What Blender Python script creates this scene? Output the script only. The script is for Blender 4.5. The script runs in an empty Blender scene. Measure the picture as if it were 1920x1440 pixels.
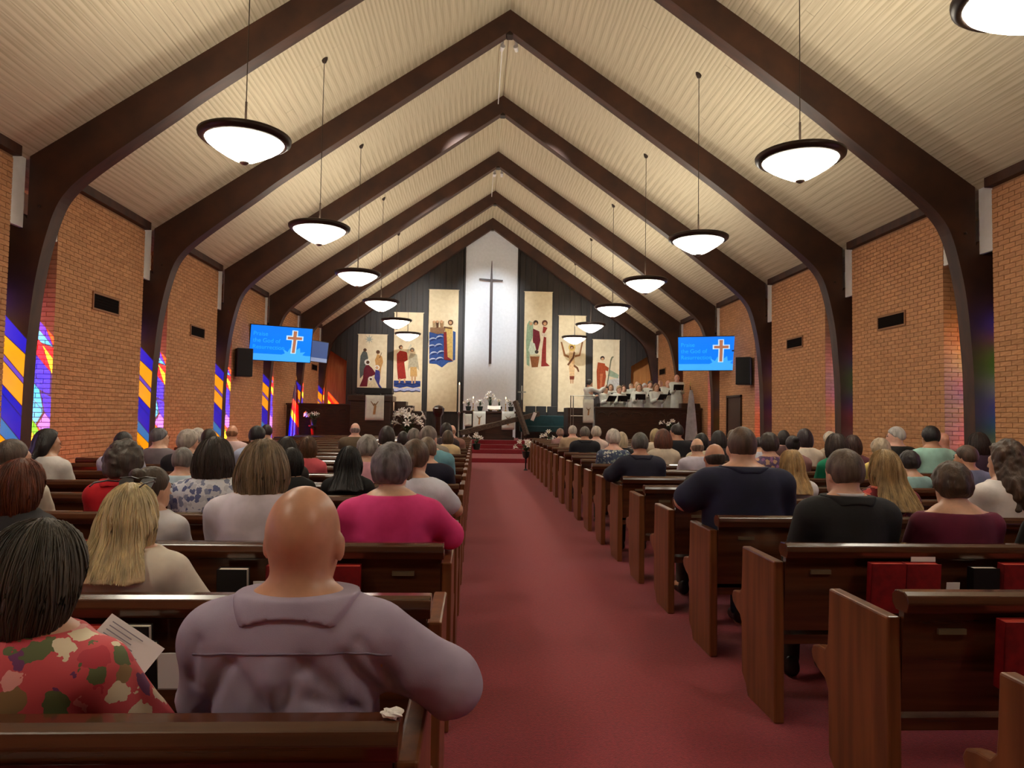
import bpy, bmesh, math, random
import numpy as np
from mathutils import Matrix, Vector
rnd = random.Random(7)
C = bpy.context.scene.collection
SC = bpy.context.scene

# ------------------------------------------------------------------ camera
F, YAW, PIT, ROL, CZ = 1331.0, 0.0497, 0.0456, 0.0157, 1.45
_R = np.array([math.cos(YAW), -math.sin(YAW), 0.0])
_fh = np.array([math.sin(YAW), math.cos(YAW), 0.0])
_F = _fh * math.cos(PIT) + np.array([0, 0, math.sin(PIT)])
_U = -_fh * math.sin(PIT) + np.array([0, 0, math.cos(PIT)])
R_ = _R * math.cos(ROL) + _U * math.sin(ROL)
U_ = _U * math.cos(ROL) - _R * math.sin(ROL)
cam_d = bpy.data.cameras.new('camera'); cam = bpy.data.objects.new('camera', cam_d); C.objects.link(cam)
cam.matrix_world = Matrix(((R_[0], U_[0], -_F[0], 0), (R_[1], U_[1], -_F[1], 0), (R_[2], U_[2], -_F[2], CZ), (0, 0, 0, 1)))
cam_d.sensor_width = 36.0; cam_d.lens = F / 1920 * 36; cam_d.clip_start = 0.05; cam_d.clip_end = 200
SC.camera = cam

def ray(px, py):
    return R_ * ((px - 960) / F) - U_ * ((py - 720) / F) + _F
def aty(px, py, y):
    r = ray(px, py); return r * (y / r[1]) + np.array([0, 0, CZ])
def atz(px, py, z):
    r = ray(px, py); return r * ((z - CZ) / r[2]) + np.array([0, 0, CZ])
def atx(px, py, x):
    r = ray(px, py); return r * (x / r[0]) + np.array([0, 0, CZ])
def project(p):
    v = np.asarray(p, float) - np.array([0, 0, CZ]); d = v @ _F
    return 960 + F * (v @ R_) / d, 720 - F * (v @ U_) / d, d

# ------------------------------------------------------------------ world, sun, exposure
w = bpy.data.worlds.new('world'); SC.world = w; w.use_nodes = True
w.node_tree.nodes['Background'].inputs[0].default_value = (.62, .76, 1, 1)
w.node_tree.nodes['Background'].inputs[1].default_value = .4
sun_d = bpy.data.lights.new('sun_left_offscreen', 'SUN'); sun_d.energy = 95.0; sun_d.angle = math.radians(.6); sun_d.color = (1, .96, .9)
sun = bpy.data.objects.new('sun_left_offscreen', sun_d); C.objects.link(sun)
sun.rotation_euler = Vector((1.0, .5, -1.1)).to_track_quat('-Z', 'Y').to_euler()
sun.location = (-20, 0, 20)
vs = SC.view_settings; SC.display_settings.display_device = 'sRGB'
vs.view_transform = 'Standard'; vs.look = 'None'; vs.exposure = 0.35; vs.gamma = 1.0; vs.use_curve_mapping = False
cy = SC.cycles
cy.use_denoising = True; cy.max_bounces = 6; cy.diffuse_bounces = 4; cy.glossy_bounces = 3
cy.transmission_bounces = 4; cy.transparent_max_bounces = 8; cy.sample_clamp_indirect = 6.0; cy.caustics_reflective = False; cy.caustics_refractive = False

# ------------------------------------------------------------------ materials
MATS = {}
def lin(c):
    return tuple((v / 12.92 if v <= .04045 else ((v + .055) / 1.055) ** 2.4) for v in [k / 255 for k in c])
def mat(name, rgb, rough=.6, rgb2=None, scale=(8, 8, 8), detail=3, lo=.35, hi=.65, bump=0., bscale=None, metal=0., coat=0., spec=None, sheen=0., island=0., objrand=0., emit=None, trans=None, wave=None, coords='Object'):
    """procedural principled material; rgb in 0..255 sRGB albedo"""
    if name in MATS: return MATS[name]
    m = bpy.data.materials.new(name); MATS[name] = m; m.use_nodes = True
    nt = m.node_tree; N = nt.nodes; L = nt.links
    b = N['Principled BSDF']; out = N['Material Output']
    b.inputs['Roughness'].default_value = rough; b.inputs['Metallic'].default_value = metal
    if spec is not None: b.inputs['Specular IOR Level'].default_value = spec
    if coat: b.inputs['Coat Weight'].default_value = coat; b.inputs['Coat Roughness'].default_value = .12
    if sheen: b.inputs['Sheen Weight'].default_value = sheen; b.inputs['Sheen Roughness'].default_value = .4
    c1 = lin(rgb) + (1,)
    src = None
    if rgb2 or bump:
        tc = N.new('ShaderNodeTexCoord'); mp = N.new('ShaderNodeMapping'); mp.inputs['Scale'].default_value = scale
        L.new(tc.outputs[coords], mp.inputs['Vector'])
        nz = N.new('ShaderNodeTexNoise'); nz.inputs['Scale'].default_value = 1.0; nz.inputs['Detail'].default_value = detail
        L.new(mp.outputs[0], nz.inputs['Vector'])
    if rgb2:
        cr = N.new('ShaderNodeValToRGB'); cr.color_ramp.elements[0].position = lo; cr.color_ramp.elements[1].position = hi
        cr.color_ramp.elements[0].color = c1; cr.color_ramp.elements[1].color = lin(rgb2) + (1,)
        L.new(nz.outputs['Fac'], cr.inputs['Fac']); src = cr.outputs['Color']
    if island or objrand:
        hs = N.new('ShaderNodeHueSaturation'); 
        if src: L.new(src, hs.inputs['Color'])
        else: hs.inputs['Color'].default_value = c1
        ma = N.new('ShaderNodeMapRange')
        if island:
            g = N.new('ShaderNodeNewGeometry'); oi = N.new('ShaderNodeObjectInfo'); ad = N.new('ShaderNodeMath'); ad.operation = 'ADD'
            L.new(g.outputs['Random Per Island'], ad.inputs[0]); L.new(oi.outputs['Random'], ad.inputs[1])
            fr = N.new('ShaderNodeMath'); fr.operation = 'FRACT'; L.new(ad.outputs[0], fr.inputs[0]); L.new(fr.outputs[0], ma.inputs['Value'])
        else:
            oi = N.new('ShaderNodeObjectInfo'); L.new(oi.outputs['Random'], ma.inputs['Value'])
        a = island or objrand
        ma.inputs['To Min'].default_value = 1 - a; ma.inputs['To Max'].default_value = 1 + a
        L.new(ma.outputs[0], hs.inputs['Value']); src = hs.outputs['Color']
    if src: L.new(src, b.inputs['Base Color'])
    else: b.inputs['Base Color'].default_value = c1
    if bump:
        bp = N.new('ShaderNodeBump'); bp.inputs['Strength'].default_value = min(1, bump); bp.inputs['Distance'].default_value = .01
        if bscale:
            mp2 = N.new('ShaderNodeMapping'); mp2.inputs['Scale'].default_value = bscale; L.new(tc.outputs[coords], mp2.inputs['Vector'])
            n2 = N.new('ShaderNodeTexNoise'); n2.inputs['Scale'].default_value = 1.0; n2.inputs['Detail'].default_value = 2; L.new(mp2.outputs[0], n2.inputs['Vector'])
            L.new(n2.outputs['Fac'], bp.inputs['Height'])
        else: L.new(nz.outputs['Fac'], bp.inputs['Height'])
        L.new(bp.outputs[0], b.inputs['Normal'])
    if emit:
        b.inputs['Emission Color'].default_value = lin(emit[:3]) + (1,); b.inputs['Emission Strength'].default_value = emit[3]
    return m
def glass(name, rgb, em=0., tr=1.0):
    """coloured leaded glass: passes coloured daylight, and an added emission stands in for sky light behind it"""
    if name in MATS: return MATS[name]
    m = bpy.data.materials.new(name); MATS[name] = m; m.use_nodes = True; nt = m.node_tree; N = nt.nodes; L = nt.links
    N.remove(N['Principled BSDF']); o = N['Material Output']
    t = N.new('ShaderNodeBsdfTransparent'); t.inputs[0].default_value = tuple(v * tr for v in lin(rgb)) + (1,)
    e = N.new('ShaderNodeEmission'); e.inputs[0].default_value = lin(rgb) + (1,); e.inputs[1].default_value = em
    a = N.new('ShaderNodeAddShader'); L.new(t.outputs[0], a.inputs[0]); L.new(e.outputs[0], a.inputs[1]); L.new(a.outputs[0], o.inputs[0])
    return m
def floral(name, base, cols, scale=14, thr=.5, rough=.7):
    """printed fabric: voronoi blossoms of several colours on a ground"""
    if name in MATS: return MATS[name]
    m = bpy.data.materials.new(name); MATS[name] = m; m.use_nodes = True; nt = m.node_tree; N = nt.nodes; L = nt.links
    b = N['Principled BSDF']; b.inputs['Roughness'].default_value = rough
    tc = N.new('ShaderNodeTexCoord'); mp = N.new('ShaderNodeMapping'); mp.inputs['Scale'].default_value = (scale,) * 3
    L.new(tc.outputs['Object'], mp.inputs[0])
    nz = N.new('ShaderNodeTexNoise'); nz.inputs['Scale'].default_value = 1.3; nz.inputs['Detail'].default_value = 3
    L.new(mp.outputs[0], nz.inputs['Vector'])
    su_ = N.new('ShaderNodeVectorMath'); su_.operation = 'SUBTRACT'; su_.inputs[1].default_value = (.5, .5, .5); L.new(nz.outputs['Color'], su_.inputs[0])
    ml = N.new('ShaderNodeVectorMath'); ml.operation = 'SCALE'; ml.inputs['Scale'].default_value = 1.0; L.new(su_.outputs[0], ml.inputs[0])
    mx = N.new('ShaderNodeVectorMath'); mx.operation = 'ADD'; L.new(mp.outputs[0], mx.inputs[0]); L.new(ml.outputs[0], mx.inputs[1])
    vo = N.new('ShaderNodeTexVoronoi'); vo.inputs['Scale'].default_value = 1.0; L.new(mx.outputs[0], vo.inputs['Vector'])
    cr = N.new('ShaderNodeValToRGB'); cr.color_ramp.interpolation = 'CONSTANT'
    sp = N.new('ShaderNodeSeparateColor'); L.new(vo.outputs['Color'], sp.inputs[0]); L.new(sp.outputs[0], cr.inputs[0])
    els = cr.color_ramp.elements
    while len(els) < len(cols): els.new(1)
    for i, c in enumerate(cols): els[i].position = i / len(cols); els[i].color = lin(c) + (1,)
    gt = N.new('ShaderNodeMath'); gt.operation = 'LESS_THAN'; gt.inputs[1].default_value = thr; L.new(vo.outputs['Distance'], gt.inputs[0])
    m2 = N.new('ShaderNodeMix'); m2.data_type = 'RGBA'; m2.inputs['A'].default_value = lin(base) + (1,)
    L.new(gt.outputs[0], m2.inputs['Factor']); L.new(cr.outputs[0], m2.inputs['B']); L.new(m2.outputs['Result'], b.inputs['Base Color'])
    return m

# ------------------------------------------------------------------ mesh helpers
class MB:
    def __init__(s): s.v = []; s.f = []
    def add(s, v, f):
        n = len(s.v); s.v += [tuple(p) for p in v]; s.f += [tuple(i + n for i in q) for q in f]; return s
    def box(s, x0, x1, y0, y1, z0, z1):
        return s.add([(x, y, z) for z in (z0, z1) for y in (y0, y1) for x in (x0, x1)],
                     [(0, 2, 3, 1), (4, 5, 7, 6), (0, 1, 5, 4), (2, 6, 7, 3), (0, 4, 6, 2), (1, 3, 7, 5)])
    def prism(s, poly, a0, a1, axis='y'):
        """extrude a 2-D polygon along an axis. axis y: (x,z); axis x: (y,z); axis z: (x,y)"""
        n = len(poly)
        def P(p, a):
            return {'y': (p[0], a, p[1]), 'x': (a, p[0], p[1]), 'z': (p[0], p[1], a)}[axis]
        v = [P(p, a0) for p in poly] + [P(p, a1) for p in poly]
        f = [tuple(range(n)), tuple(range(2 * n - 1, n - 1, -1))] + [(i, i + n, (i + 1) % n + n, (i + 1) % n) for i in range(n)]
        return s.add(v, f)
    def lathe(s, prof, n=16, c=(0, 0, 0), cap=True):
        v = []; f = []; m = len(prof)
        for r, z in prof:
            for i in range(n):
                a = 2 * math.pi * i / n; v.append((c[0] + r * math.cos(a), c[1] + r * math.sin(a), c[2] + z))
        for j in range(m - 1):
            for i in range(n):
                k = (i + 1) % n; f.append((j * n + i, j * n + k, (j + 1) * n + k, (j + 1) * n + i))
        if cap:
            f.append(tuple(range(n - 1, -1, -1))); f.append(tuple(range((m - 1) * n, m * n)))
        return s.add(v, f)
    def tube(s, pts, r, n=6, cap=True):
        pts = [Vector(p) for p in pts]; rs = r if isinstance(r, (list, tuple)) else [r] * len(pts)
        v = []; f = []
        for j, p in enumerate(pts):
            t = (pts[min(j + 1, len(pts) - 1)] - pts[max(j - 1, 0)]).normalized()
            u = t.cross(Vector((0, 0, 1)));
            if u.length < 1e-3: u = Vector((1, 0, 0))
            u.normalize(); w_ = t.cross(u)
            for i in range(n):
                a = 2 * math.pi * i / n; q = p + (u * math.cos(a) + w_ * math.sin(a)) * rs[j]; v.append(tuple(q))
        for j in range(len(pts) - 1):
            for i in range(n):
                k = (i + 1) % n; f.append((j * n + i, j * n + k, (j + 1) * n + k, (j + 1) * n + i))
        if cap: f.append(tuple(range(n - 1, -1, -1))); f.append(tuple(range((len(pts) - 1) * n, len(pts) * n)))
        return s.add(v, f)
    def mesh(s, name, smooth=False):
        me = bpy.data.meshes.new(name); me.from_pydata(s.v, [], s.f); fix(me, smooth); return me
    def build(s, name, m, parent=None, loc=None, smooth=False, bevel=0.):
        me = s.mesh(name, smooth); me.materials.append(m); return link(name, me, parent, loc, bevel)
def fix(me, smooth=False):
    bm = bmesh.new(); bm.from_mesh(me); bmesh.ops.recalc_face_normals(bm, faces=bm.faces); bm.to_mesh(me); bm.free()
    if smooth: me.polygons.foreach_set('use_smooth', [True] * len(me.polygons))
def link(name, me, parent=None, loc=None, bevel=0.):
    o = bpy.data.objects.new(name, me); C.objects.link(o)
    if parent is not None: o.parent = parent
    if loc is not None: o.location = loc
    if bevel:
        b = o.modifiers.new('bevel', 'BEVEL'); b.width = bevel; b.segments = 2; b.limit_method = 'ANGLE'
    return o
def tag(o, label=None, cat=None, group=None, kind=None):
    for k, v in (('label', label), ('category', cat), ('group', group), ('kind', kind)):
        if v: o[k] = v
    return o
def empty(name, loc=(0, 0, 0), rz=0., label=None, cat=None, group=None, kind=None, s=1.):
    o = bpy.data.objects.new(name, None); C.objects.link(o); o.location = loc; o.rotation_euler = (0, 0, rz); o.scale = (s, s, s)
    o.empty_display_size = .1
    return tag(o, label, cat, group, kind)
def copy_tree(o, parent=None):
    c = o.copy(); C.objects.link(c); c.parent = parent
    for ch in list(o.children): copy_tree(ch, c)
    return c

# shared materials
WOOD = mat('dark_wood', (62, 34, 20), .32, (38, 20, 12), (3, 3, 30), 4, coat=.3, bump=.05)
ARCH = mat('arch_wood', (74, 42, 24), .6, (52, 28, 16), (2, 6, 2), 4)
PEWW = mat('pew_wood', (92, 52, 31), .2, (62, 33, 20), (1.2, 22, 22), 4, coat=.6)
PEWE = mat('pew_end_wood', (128, 78, 44), .36, (96, 56, 31), (22, 18, 1.6), 4, coat=.15)
PANEL = mat('panel_wood', (44, 34, 26), .5, (28, 21, 17), (14, 14, .8), 4)
BRICK = mat('brick', (206, 155, 110), .9, (188, 134, 92), (9, 9, 30), 3, island=.10, bump=.15)
MORTAR = mat('mortar', (166, 122, 86), .95, (148, 106, 74), (40, 40, 40), 2)
CREAMB = mat('ceiling_board', (206, 194, 166), .85, (178, 164, 134), (26, .7, 26), 7, .40, .66, island=.018, bump=.2)
WHITEP = mat('white_paint', (240, 238, 234), .7, (232, 229, 224), (6, 6, 6))
CARPET = mat('red_carpet', (152, 38, 50), .95, (120, 27, 39), (60, 60, 60), 4, .3, .7, bump=.35, bscale=(160, 160, 160), sheen=.3)
BLACK = mat('black_plastic', (16, 16, 17), .45)
BRONZE = mat('bronze', (58, 46, 38), .38, metal=.6)
METAL = mat('brushed_metal', (150, 145, 135), .35, metal=.9)
BRASS = mat('brass', (170, 140, 80), .3, metal=.9)
PAPER = mat('paper', (236, 234, 230), .8)
# ================================================================== structure
XC = .53; HW = 6.70; BAY = 3.75; Y0 = 13.59; YF = 28.55; YR = -3.6
def YK(k): return Y0 + BAY * k if k < 4 else 28.28      # the last arch stands against the front wall
EAVE, APEX, HU = 4.89, 9.44, 6.66
SL = (APEX - EAVE) / HU; ANG = math.atan(SL)
def xs(side, u): return XC + side * u          # side -1 left, +1 right; u = distance from the ridge line

# ---- floor
tag(MB().box(XC - 7.2, XC + 7.2, YR, 31.5, -.12, 0).build('floor', CARPET), kind='structure')
# ---- ceiling: tongue and groove boards running the length of the nave
ceil = empty('ceiling', (XC, 12, EAVE), kind='structure')
nb = 58; LS = (HU + .55) / math.cos(ANG); bw = LS / nb
bm_cache = {}
for side in (-1, 1):
    mb = MB()   # roof deck above the boards
    n = (math.sin(ANG) * side, math.cos(ANG))
    a = (xs(side, 7.25), EAVE - SL * .59 + .05); b = (XC, APEX + .05)
    mb.prism([a, b, (b[0], b[1] + .2), (a[0], a[1] + .2)], YR, 31.5)
    o = mb.build('roof_deck', WHITEP, ceil); o.matrix_parent_inverse = ceil.matrix_world.inverted(); o.location = (0, 0, 0)
    o.matrix_parent_inverse = Matrix.Translation((-XC, -12, -EAVE))
    for i in range(nb):
        cut = 8 + rnd.random() * 12
        for (ya, yb) in ((YR, cut), (cut + .004, 31.4)):
            L_ = yb - ya
            m = MB(); hw_ = bw / 2 - .0008
            m.prism([(-hw_, .0), (-hw_ + .003, -.0022), (hw_ - .003, -.0022), (hw_, 0), (hw_, .03), (-hw_, .03)], ya, yb)
            me = m.mesh('board'); me.materials.append(CREAMB)
            o = link('board', me, ceil); o.matrix_parent_inverse = Matrix.Translation((-XC, -12, -EAVE))
            s_ = (i + .5) * bw
            u = s_ * math.cos(ANG); z = APEX - SL * u
            o.location = (xs(side, u), 0, z); o.rotation_euler = (0, side * ANG, 0)

# ---- laminated arches
def arch_poly(side):
    inner = [(6.62, 0), (6.61, 1.9), (6.575, 2.6), (6.52, 3.2), (6.42, 3.75), (6.29, 4.2), (6.12, 4.47), (5.86, 4.72), (5.45, 5.05), (4.8, 5.55), (4.14, 6.06), (2, 7.59), (0, 9.01)]
    pts = inner; sm = [pts[0]]
    for i in range(len(pts) - 1):      # smooth the curved inner edge
        p0, p1, p2, p3 = pts[max(i - 1, 0)], pts[i], pts[i + 1], pts[min(i + 2, len(pts) - 1)]
        for t in (.25, .5, .75, 1.):
            sm.append(tuple(.5 * (2 * p1[j] + (p2[j] - p0[j]) * t + (2 * p0[j] - 5 * p1[j] + 4 * p2[j] - p3[j]) * t * t + (3 * p1[j] - p0[j] - 3 * p2[j] + p3[j]) * t ** 3) for j in (0, 1)))
    inner = sm
    outer = [(0, 9.46), (6.66, 4.91), (6.66, 4.02), (6.72, 4.1), (7.06, 3.86), (7.06, 0)]
    return [(xs(side, u), z) for u, z in inner + outer]
AW = .24
arch0 = empty('laminated_arch', (XC, YK(-1), 0), label='dark stained laminated timber arch spanning from wall to wall', cat='arch', group='laminated arches of the nave')
for side in (-1, 1):
    o = MB().prism([(x - XC, z) for x, z in arch_poly(side)], 0, AW).build('rafter', ARCH, arch0)
    MB().lathe([(.02, 0), (.02, .012), (.012, .018)], 8).build('bolt_head', BRONZE, o, (side * 6.5, -.008, 4.2)).rotation_euler = (math.pi / 2, 0, 0)
MB().prism([(-.05, 9.02), (.05, 9.02), (.06, 8.94), (-.06, 8.94)], .02, AW - .02).build('ridge_plate', BRONZE, arch0)
for k in (-4, -3, -2, 0, 1, 2, 3, 4):
    a = copy_tree(arch0); a.location.y = YK(k)

# ---- side walls: brick panels between slots that hold the columns and the stained glass
CH, BL, BH, JT = .07, .205, .060, .010
def brick_mesh(l, h, d):
    return MB().box(-l / 2, l / 2, -d, 0, -h / 2, h / 2).mesh('brick')
TRIM_Z = 4.79
panels = [(YK(k) + .79, YK(k + 1) - .28) for k in range(-4, 4)] + [(YR, YK(-4) - .28)]
def wall(side, name):
    W = empty(name, (xs(side, HW), 12, 0), kind='structure')
    inv = Matrix.Translation((-xs(side, HW), -12, 0))
    def put(mb, nm, m, **k):
        o = mb.build(nm, m, W, **k); o.matrix_parent_inverse = inv; return o
    mo = MB(); recs = []
    xf = xs(side, HW)                     # brick face plane; +side goes outwards
    for (ya, yb) in panels:
        x0, x1 = sorted((xf + side * .009, xf + side * .36))
        mo.box(x0, x1, ya + .009, yb, 0, TRIM_Z + .25)
        nz = int(TRIM_Z / CH)
        for c in range(nz):
            z = (c + .5) * CH; y = ya; off = BL / 2 if c % 2 else 0
            y = ya - off
            while y < yb - .02:
                l0, l1 = max(y, ya), min(y + BL, yb)
                if l1 - l0 > .03: recs.append((0, l0, l1, z))
                y += BL + JT
            # return end facing the rear of the nave
            off = 0 if c % 2 else BL / 2; t = 0.012 - off
            while t < .35:
                l0, l1 = max(t, .0), min(t + BL, .36)
                if l1 - l0 > .03: recs.append((1, l0, l1, z, ya))
                t += BL + JT
    put(mo, 'mortar_bed', MORTAR)
    # rank the bricks by how large they show
    sc_ = []
    for i, r in enumerate(recs):
        if r[0] == 0: p = (xf, (r[1] + r[2]) / 2, r[3]); fore = abs(xf) / 6.
        else: p = (xf + side * (r[1] + r[2]) / 2, r[4], r[3]); fore = 3.
        if p[1] < 1: continue
        X, Y, d = project(p)
        if d > 1 and 0 <= X < 1920 and 0 <= Y < 1440 and r[3] > 1.05 and not (r[0] == 1 and abs(p[0] - xf) > .16): sc_.append((fore * (r[2] - r[1]) / d ** 3, i))
    sc_.sort(reverse=True); top = set(i for _, i in sc_[:300])
    V = []; Fc = []
    meshes = {}
    for i, r in enumerate(recs):
        j = .0015 * rnd.random()
        if r[0] == 0:
            cx, cy_, l = xf, (r[1] + r[2]) / 2, r[2] - r[1]
            b = (xf - side * j, xf + side * .02, r[1], r[2])
        else:
            l = r[2] - r[1]; a0 = xf + side * r[1]; a1 = xf + side * r[2]
            b = (a0, a1, r[4] - j, r[4] + .02)
        if i in top:
            key = (r[0], round(l, 3))
            if key not in meshes:
                me = MB()
                if r[0] == 0: me.box(0, side * .02, -l / 2, l / 2, -BH / 2, BH / 2)
                else: me.box(-l / 2, l / 2, 0, .02, -BH / 2, BH / 2)
                me = me.mesh('brick'); me.materials.append(BRICK); meshes[key] = me
            o = link('brick', meshes[key], W); o.matrix_parent_inverse = inv
            o.location = (b[0], (r[1] + r[2]) / 2, r[3]) if r[0] == 0 else ((b[0] + b[1]) / 2, b[2], r[3])
        else:
            n = len(V); z0, z1 = r[3] - BH / 2, r[3] + BH / 2
            V += [(x, y, z) for z in (z0, z1) for y in b[2:] for x in b[:2]]
            Fc += [tuple(q + n for q in f) for f in ((4, 5, 7, 6), (0, 1, 5, 4), (2, 6, 7, 3), (0, 4, 6, 2), (1, 3, 7, 5), (0, 2, 3, 1))]
    me = bpy.data.meshes.new('bricks'); me.from_pydata(V, [], Fc); fix(me); me.materials.append(BRICK)
    o = link('brick_courses', me, W); o.matrix_parent_inverse = inv; o['kind'] = 'stuff'
    # slot infill: white panel above, dark header, sill below the glass
    for n_, k in enumerate(range(-4, 5)):
        y0, y1 = YK(k) - .40, YK(k) + .95
        x0, x1 = sorted((xf + side * .42, xf + side * .5))
        q0, q1 = sorted((xf + side * .012, xf + side * .06)); put(MB().box(q0, q1, YK(k) - .285, YK(k) - .002, 3.9, 5.1), 'infill_panel', WHITEP); put(MB().box(q0, q1, YK(k) + AW + .002, YK(k) + .80, 3.9, 5.1), 'infill_panel', WHITEP); put(MB().box(x0, x1, y0, y1, 3.85, 5.2), 'outer_panel', WHITEP)
        put(MB().box(x0, x1, y0, y1, 3.05, 3.85), 'window_header', WOOD)
        put(MB().box(x0, x1, y0, y1, 0, .32), 'window_sill', WOOD)
    return W
wall(-1, 'wall_left'); wall(1, 'wall_right')
# dark board where walls meet the ceiling
n = 0
for side in (-1, 1):
    for (ya, yb) in panels:
        x0, x1 = sorted((xs(side, HW) - side * .10, xs(side, HW) + side * .1)); n += 1
        tag(MB().box(x0, x1, ya, yb + .02, TRIM_Z, TRIM_Z + .19).build('trim_%d' % n, ARCH, bevel=.008), kind='structure')

# ---- stained glass in the slots
PAL = {'red': (255, 40, 30), 'orange': (255, 130, 40), 'yellow': (255, 225, 70), 'blue': (30, 80, 255), 'sky': (60, 190, 255), 'violet': (165, 150, 255), 'clear': (250, 245, 235), 'pink': (255, 60, 110), 'green': (110, 220, 60), 'rose': (190, 90, 110)}
cols_l = ['red', 'violet', 'yellow', 'orange', 'sky', 'blue', 'rose', 'blue', 'pink', 'clear', 'orange', 'violet', 'yellow', 'green']
came = mat('lead_came', (40, 40, 42), .5, metal=.5)
def stained(side, k, idx):
    x = xs(side, HW) + side * .44
    y0, y1, z0, z1 = YK(k) - .38, YK(k) + .93, .34, 3.04
    Wn = empty('window_%d%s' % (idx, '_offscreen' if k < -1 else ''), (x, YK(k) + .3, z0), kind='structure')
    inv = Matrix.Translation((-x, -(YK(k) + .3), -z0))
    rg = random.Random(3 if side < 0 else 40 + k)
    nc, nr = 4, 12
    g = [[(y0 + (y1 - y0) * (i / nc + (0 if i in (0, nc) else rg.uniform(-.05, .05))), z0 + (z1 - z0) * min(1, max(0, (j / nr + (0 if j in (0, nr) else rg.uniform(-.03, .03) + .06 * (i / nc - .5)))))) for i in range(nc + 1)] for j in range(nr + 1)]
    cm = MB()
    for j in range(nr):
        for i in range(nc):
            q = [g[j][i], g[j][i + 1], g[j + 1][i + 1], g[j + 1][i]]
            c = cols_l[(i * 5 + j * 3 + rg.randrange(4)) % len(cols_l)]
            if side < 0:
                if i >= 2 and j in (6, 7, 8): c = ['sky', 'blue', 'blue', 'violet'][rg.randrange(4)]
                em = 1.2
            else: em = 1.2
            mb = MB(); mb.prism(q, x - .003, x + .003, 'x')
            o = mb.build('pane', glass('glass_%s_%s_%g' % (c, 'l' if side < 0 else 'r', em), PAL[c], em), Wn); o.matrix_parent_inverse = inv
    for j in range(nr + 1):
        for i in range(nc + 1):
            for (a, b) in (((j, i), (j, i + 1)), ((j, i), (j + 1, i))):
                if b[0] > nr or b[1] > nc: continue
                p, q = g[a[0]][a[1]], g[b[0]][b[1]]
                cm.tube([(x, p[0], p[1]), (x, q[0], q[1])], .006, 4)
    o = cm.build('lead_came', came, Wn); o.matrix_parent_inverse = inv
idx = 0
for side in (-1, 1):
    for k in range(-4, 5):
        idx += 1; stained(side, k, idx)

# ---- rear wall (behind the camera) and the ends of the room
tag(MB().prism([(XC - 7.2, 0), (XC + 7.2, 0), (XC + 7.2, 4.6), (XC, APEX + .2), (XC - 7.2, 4.6)], YR - .2, YR).build('wall_rear', mat('rear_wall', (170, 140, 110), .9, (150, 120, 92), (4, 4, 4))), kind='structure')
# ---- front wall of dark vertical boards, with the low lit openings in its two corners
fw = empty('wall_front', (XC, YF, 0), kind='structure'); finv = Matrix.Translation((-XC, -YF, 0))
def fput(mb, nm, m, **k):
    o = mb.build(nm, m, fw, **k); o.matrix_parent_inverse = finv; return o
nbd = 58; ux = 13.3 / nbd
for i in range(nbd):
    xa, xb = XC - 6.65 + i * ux, XC - 6.65 + (i + 1) * ux
    ua, ub = abs(xa - XC), abs(xb - XC)
    if max(ua, ub) > 6.62: continue
    if min(ua, ub) < 1.02: continue
    za, zb = APEX - SL * ua + .02, APEX - SL * ub + .02
    lo = lambda u: 0 if u < 5.72 else 3.55 + (u - 5.72) * .62
    la, lb = lo(max(min(ua, ub), 0) if False else ua), lo(ub)
    if la == 0 or lb == 0: la = lb = 0
    d = .012 if i % 2 else 0
    fput(MB().prism([(xa + .004, la), (xb - .004, lb), (xb - .004, zb), (xa + .004, za)], YF - d, YF + .1), 'board', PANEL)
fput(MB().prism([(XC - 5.7, 0), (XC + 5.7, 0), (XC + 5.7, 4.4), (XC + 6.7, 4.4), (XC + 6.7, 4.9), (XC, APEX + .1), (XC - 6.7, 4.9), (XC - 6.7, 4.4), (XC - 5.7, 4.4)], YF + .1, YF + .25), 'backing', PANEL)
wp = lambda u: APEX - SL * u + .02
fput(MB().prism([(XC - 1.08, .5), (XC + 1.08, .5), (XC + 1.08, wp(1.08)), (XC, wp(0)), (XC - 1.08, wp(1.08))], YF - .06, YF + .09), 'centre_panel', mat('centre_white', (234, 238, 244), .8, (228, 232, 238), (10, 10, 10)))
for s in (-1, 1):
    fput(MB().box(XC + s * 1.08 - .03, XC + s * 1.08 + .03, YF - .09, YF + .1, .5, wp(1.14)), 'panel_batten', PANEL)
# passages behind the corner openings
OCHRE_LIT = mat('lit_passage_ochre', (196, 128, 62), .7, (178, 110, 50), (14, 14, 1.2), 3)  # warm light on the passage brick is put into this orange tone
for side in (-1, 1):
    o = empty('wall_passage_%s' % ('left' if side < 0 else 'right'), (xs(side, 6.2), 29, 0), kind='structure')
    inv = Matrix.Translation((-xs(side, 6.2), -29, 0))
    for b, nm, m_ in (((xs(side, 5.1), xs(side, 6.7), 29.15, 29.3), 'back_panel', OCHRE_LIT), ((xs(side, 6.7), xs(side, 7.06), 29.07, 29.3), 'brick_return', BRICK)):
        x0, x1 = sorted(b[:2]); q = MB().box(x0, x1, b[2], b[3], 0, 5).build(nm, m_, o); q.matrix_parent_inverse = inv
# ---- chancel steps and platform
tag(MB().box(XC - 6.7, XC + 6.7, 22.2, 31.4, 0, .135).build('floor_chancel', CARPET, bevel=.01), kind='structure')
for i in range(3):
    tag(MB().box(XC - 3.4, XC + 3.4, 25.0 + .3 * i, 31.3, .135 + .15 * i, .285 + .15 * i).build('floor_step_%d' % (i + 1), CARPET, bevel=.015), kind='structure')
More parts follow.
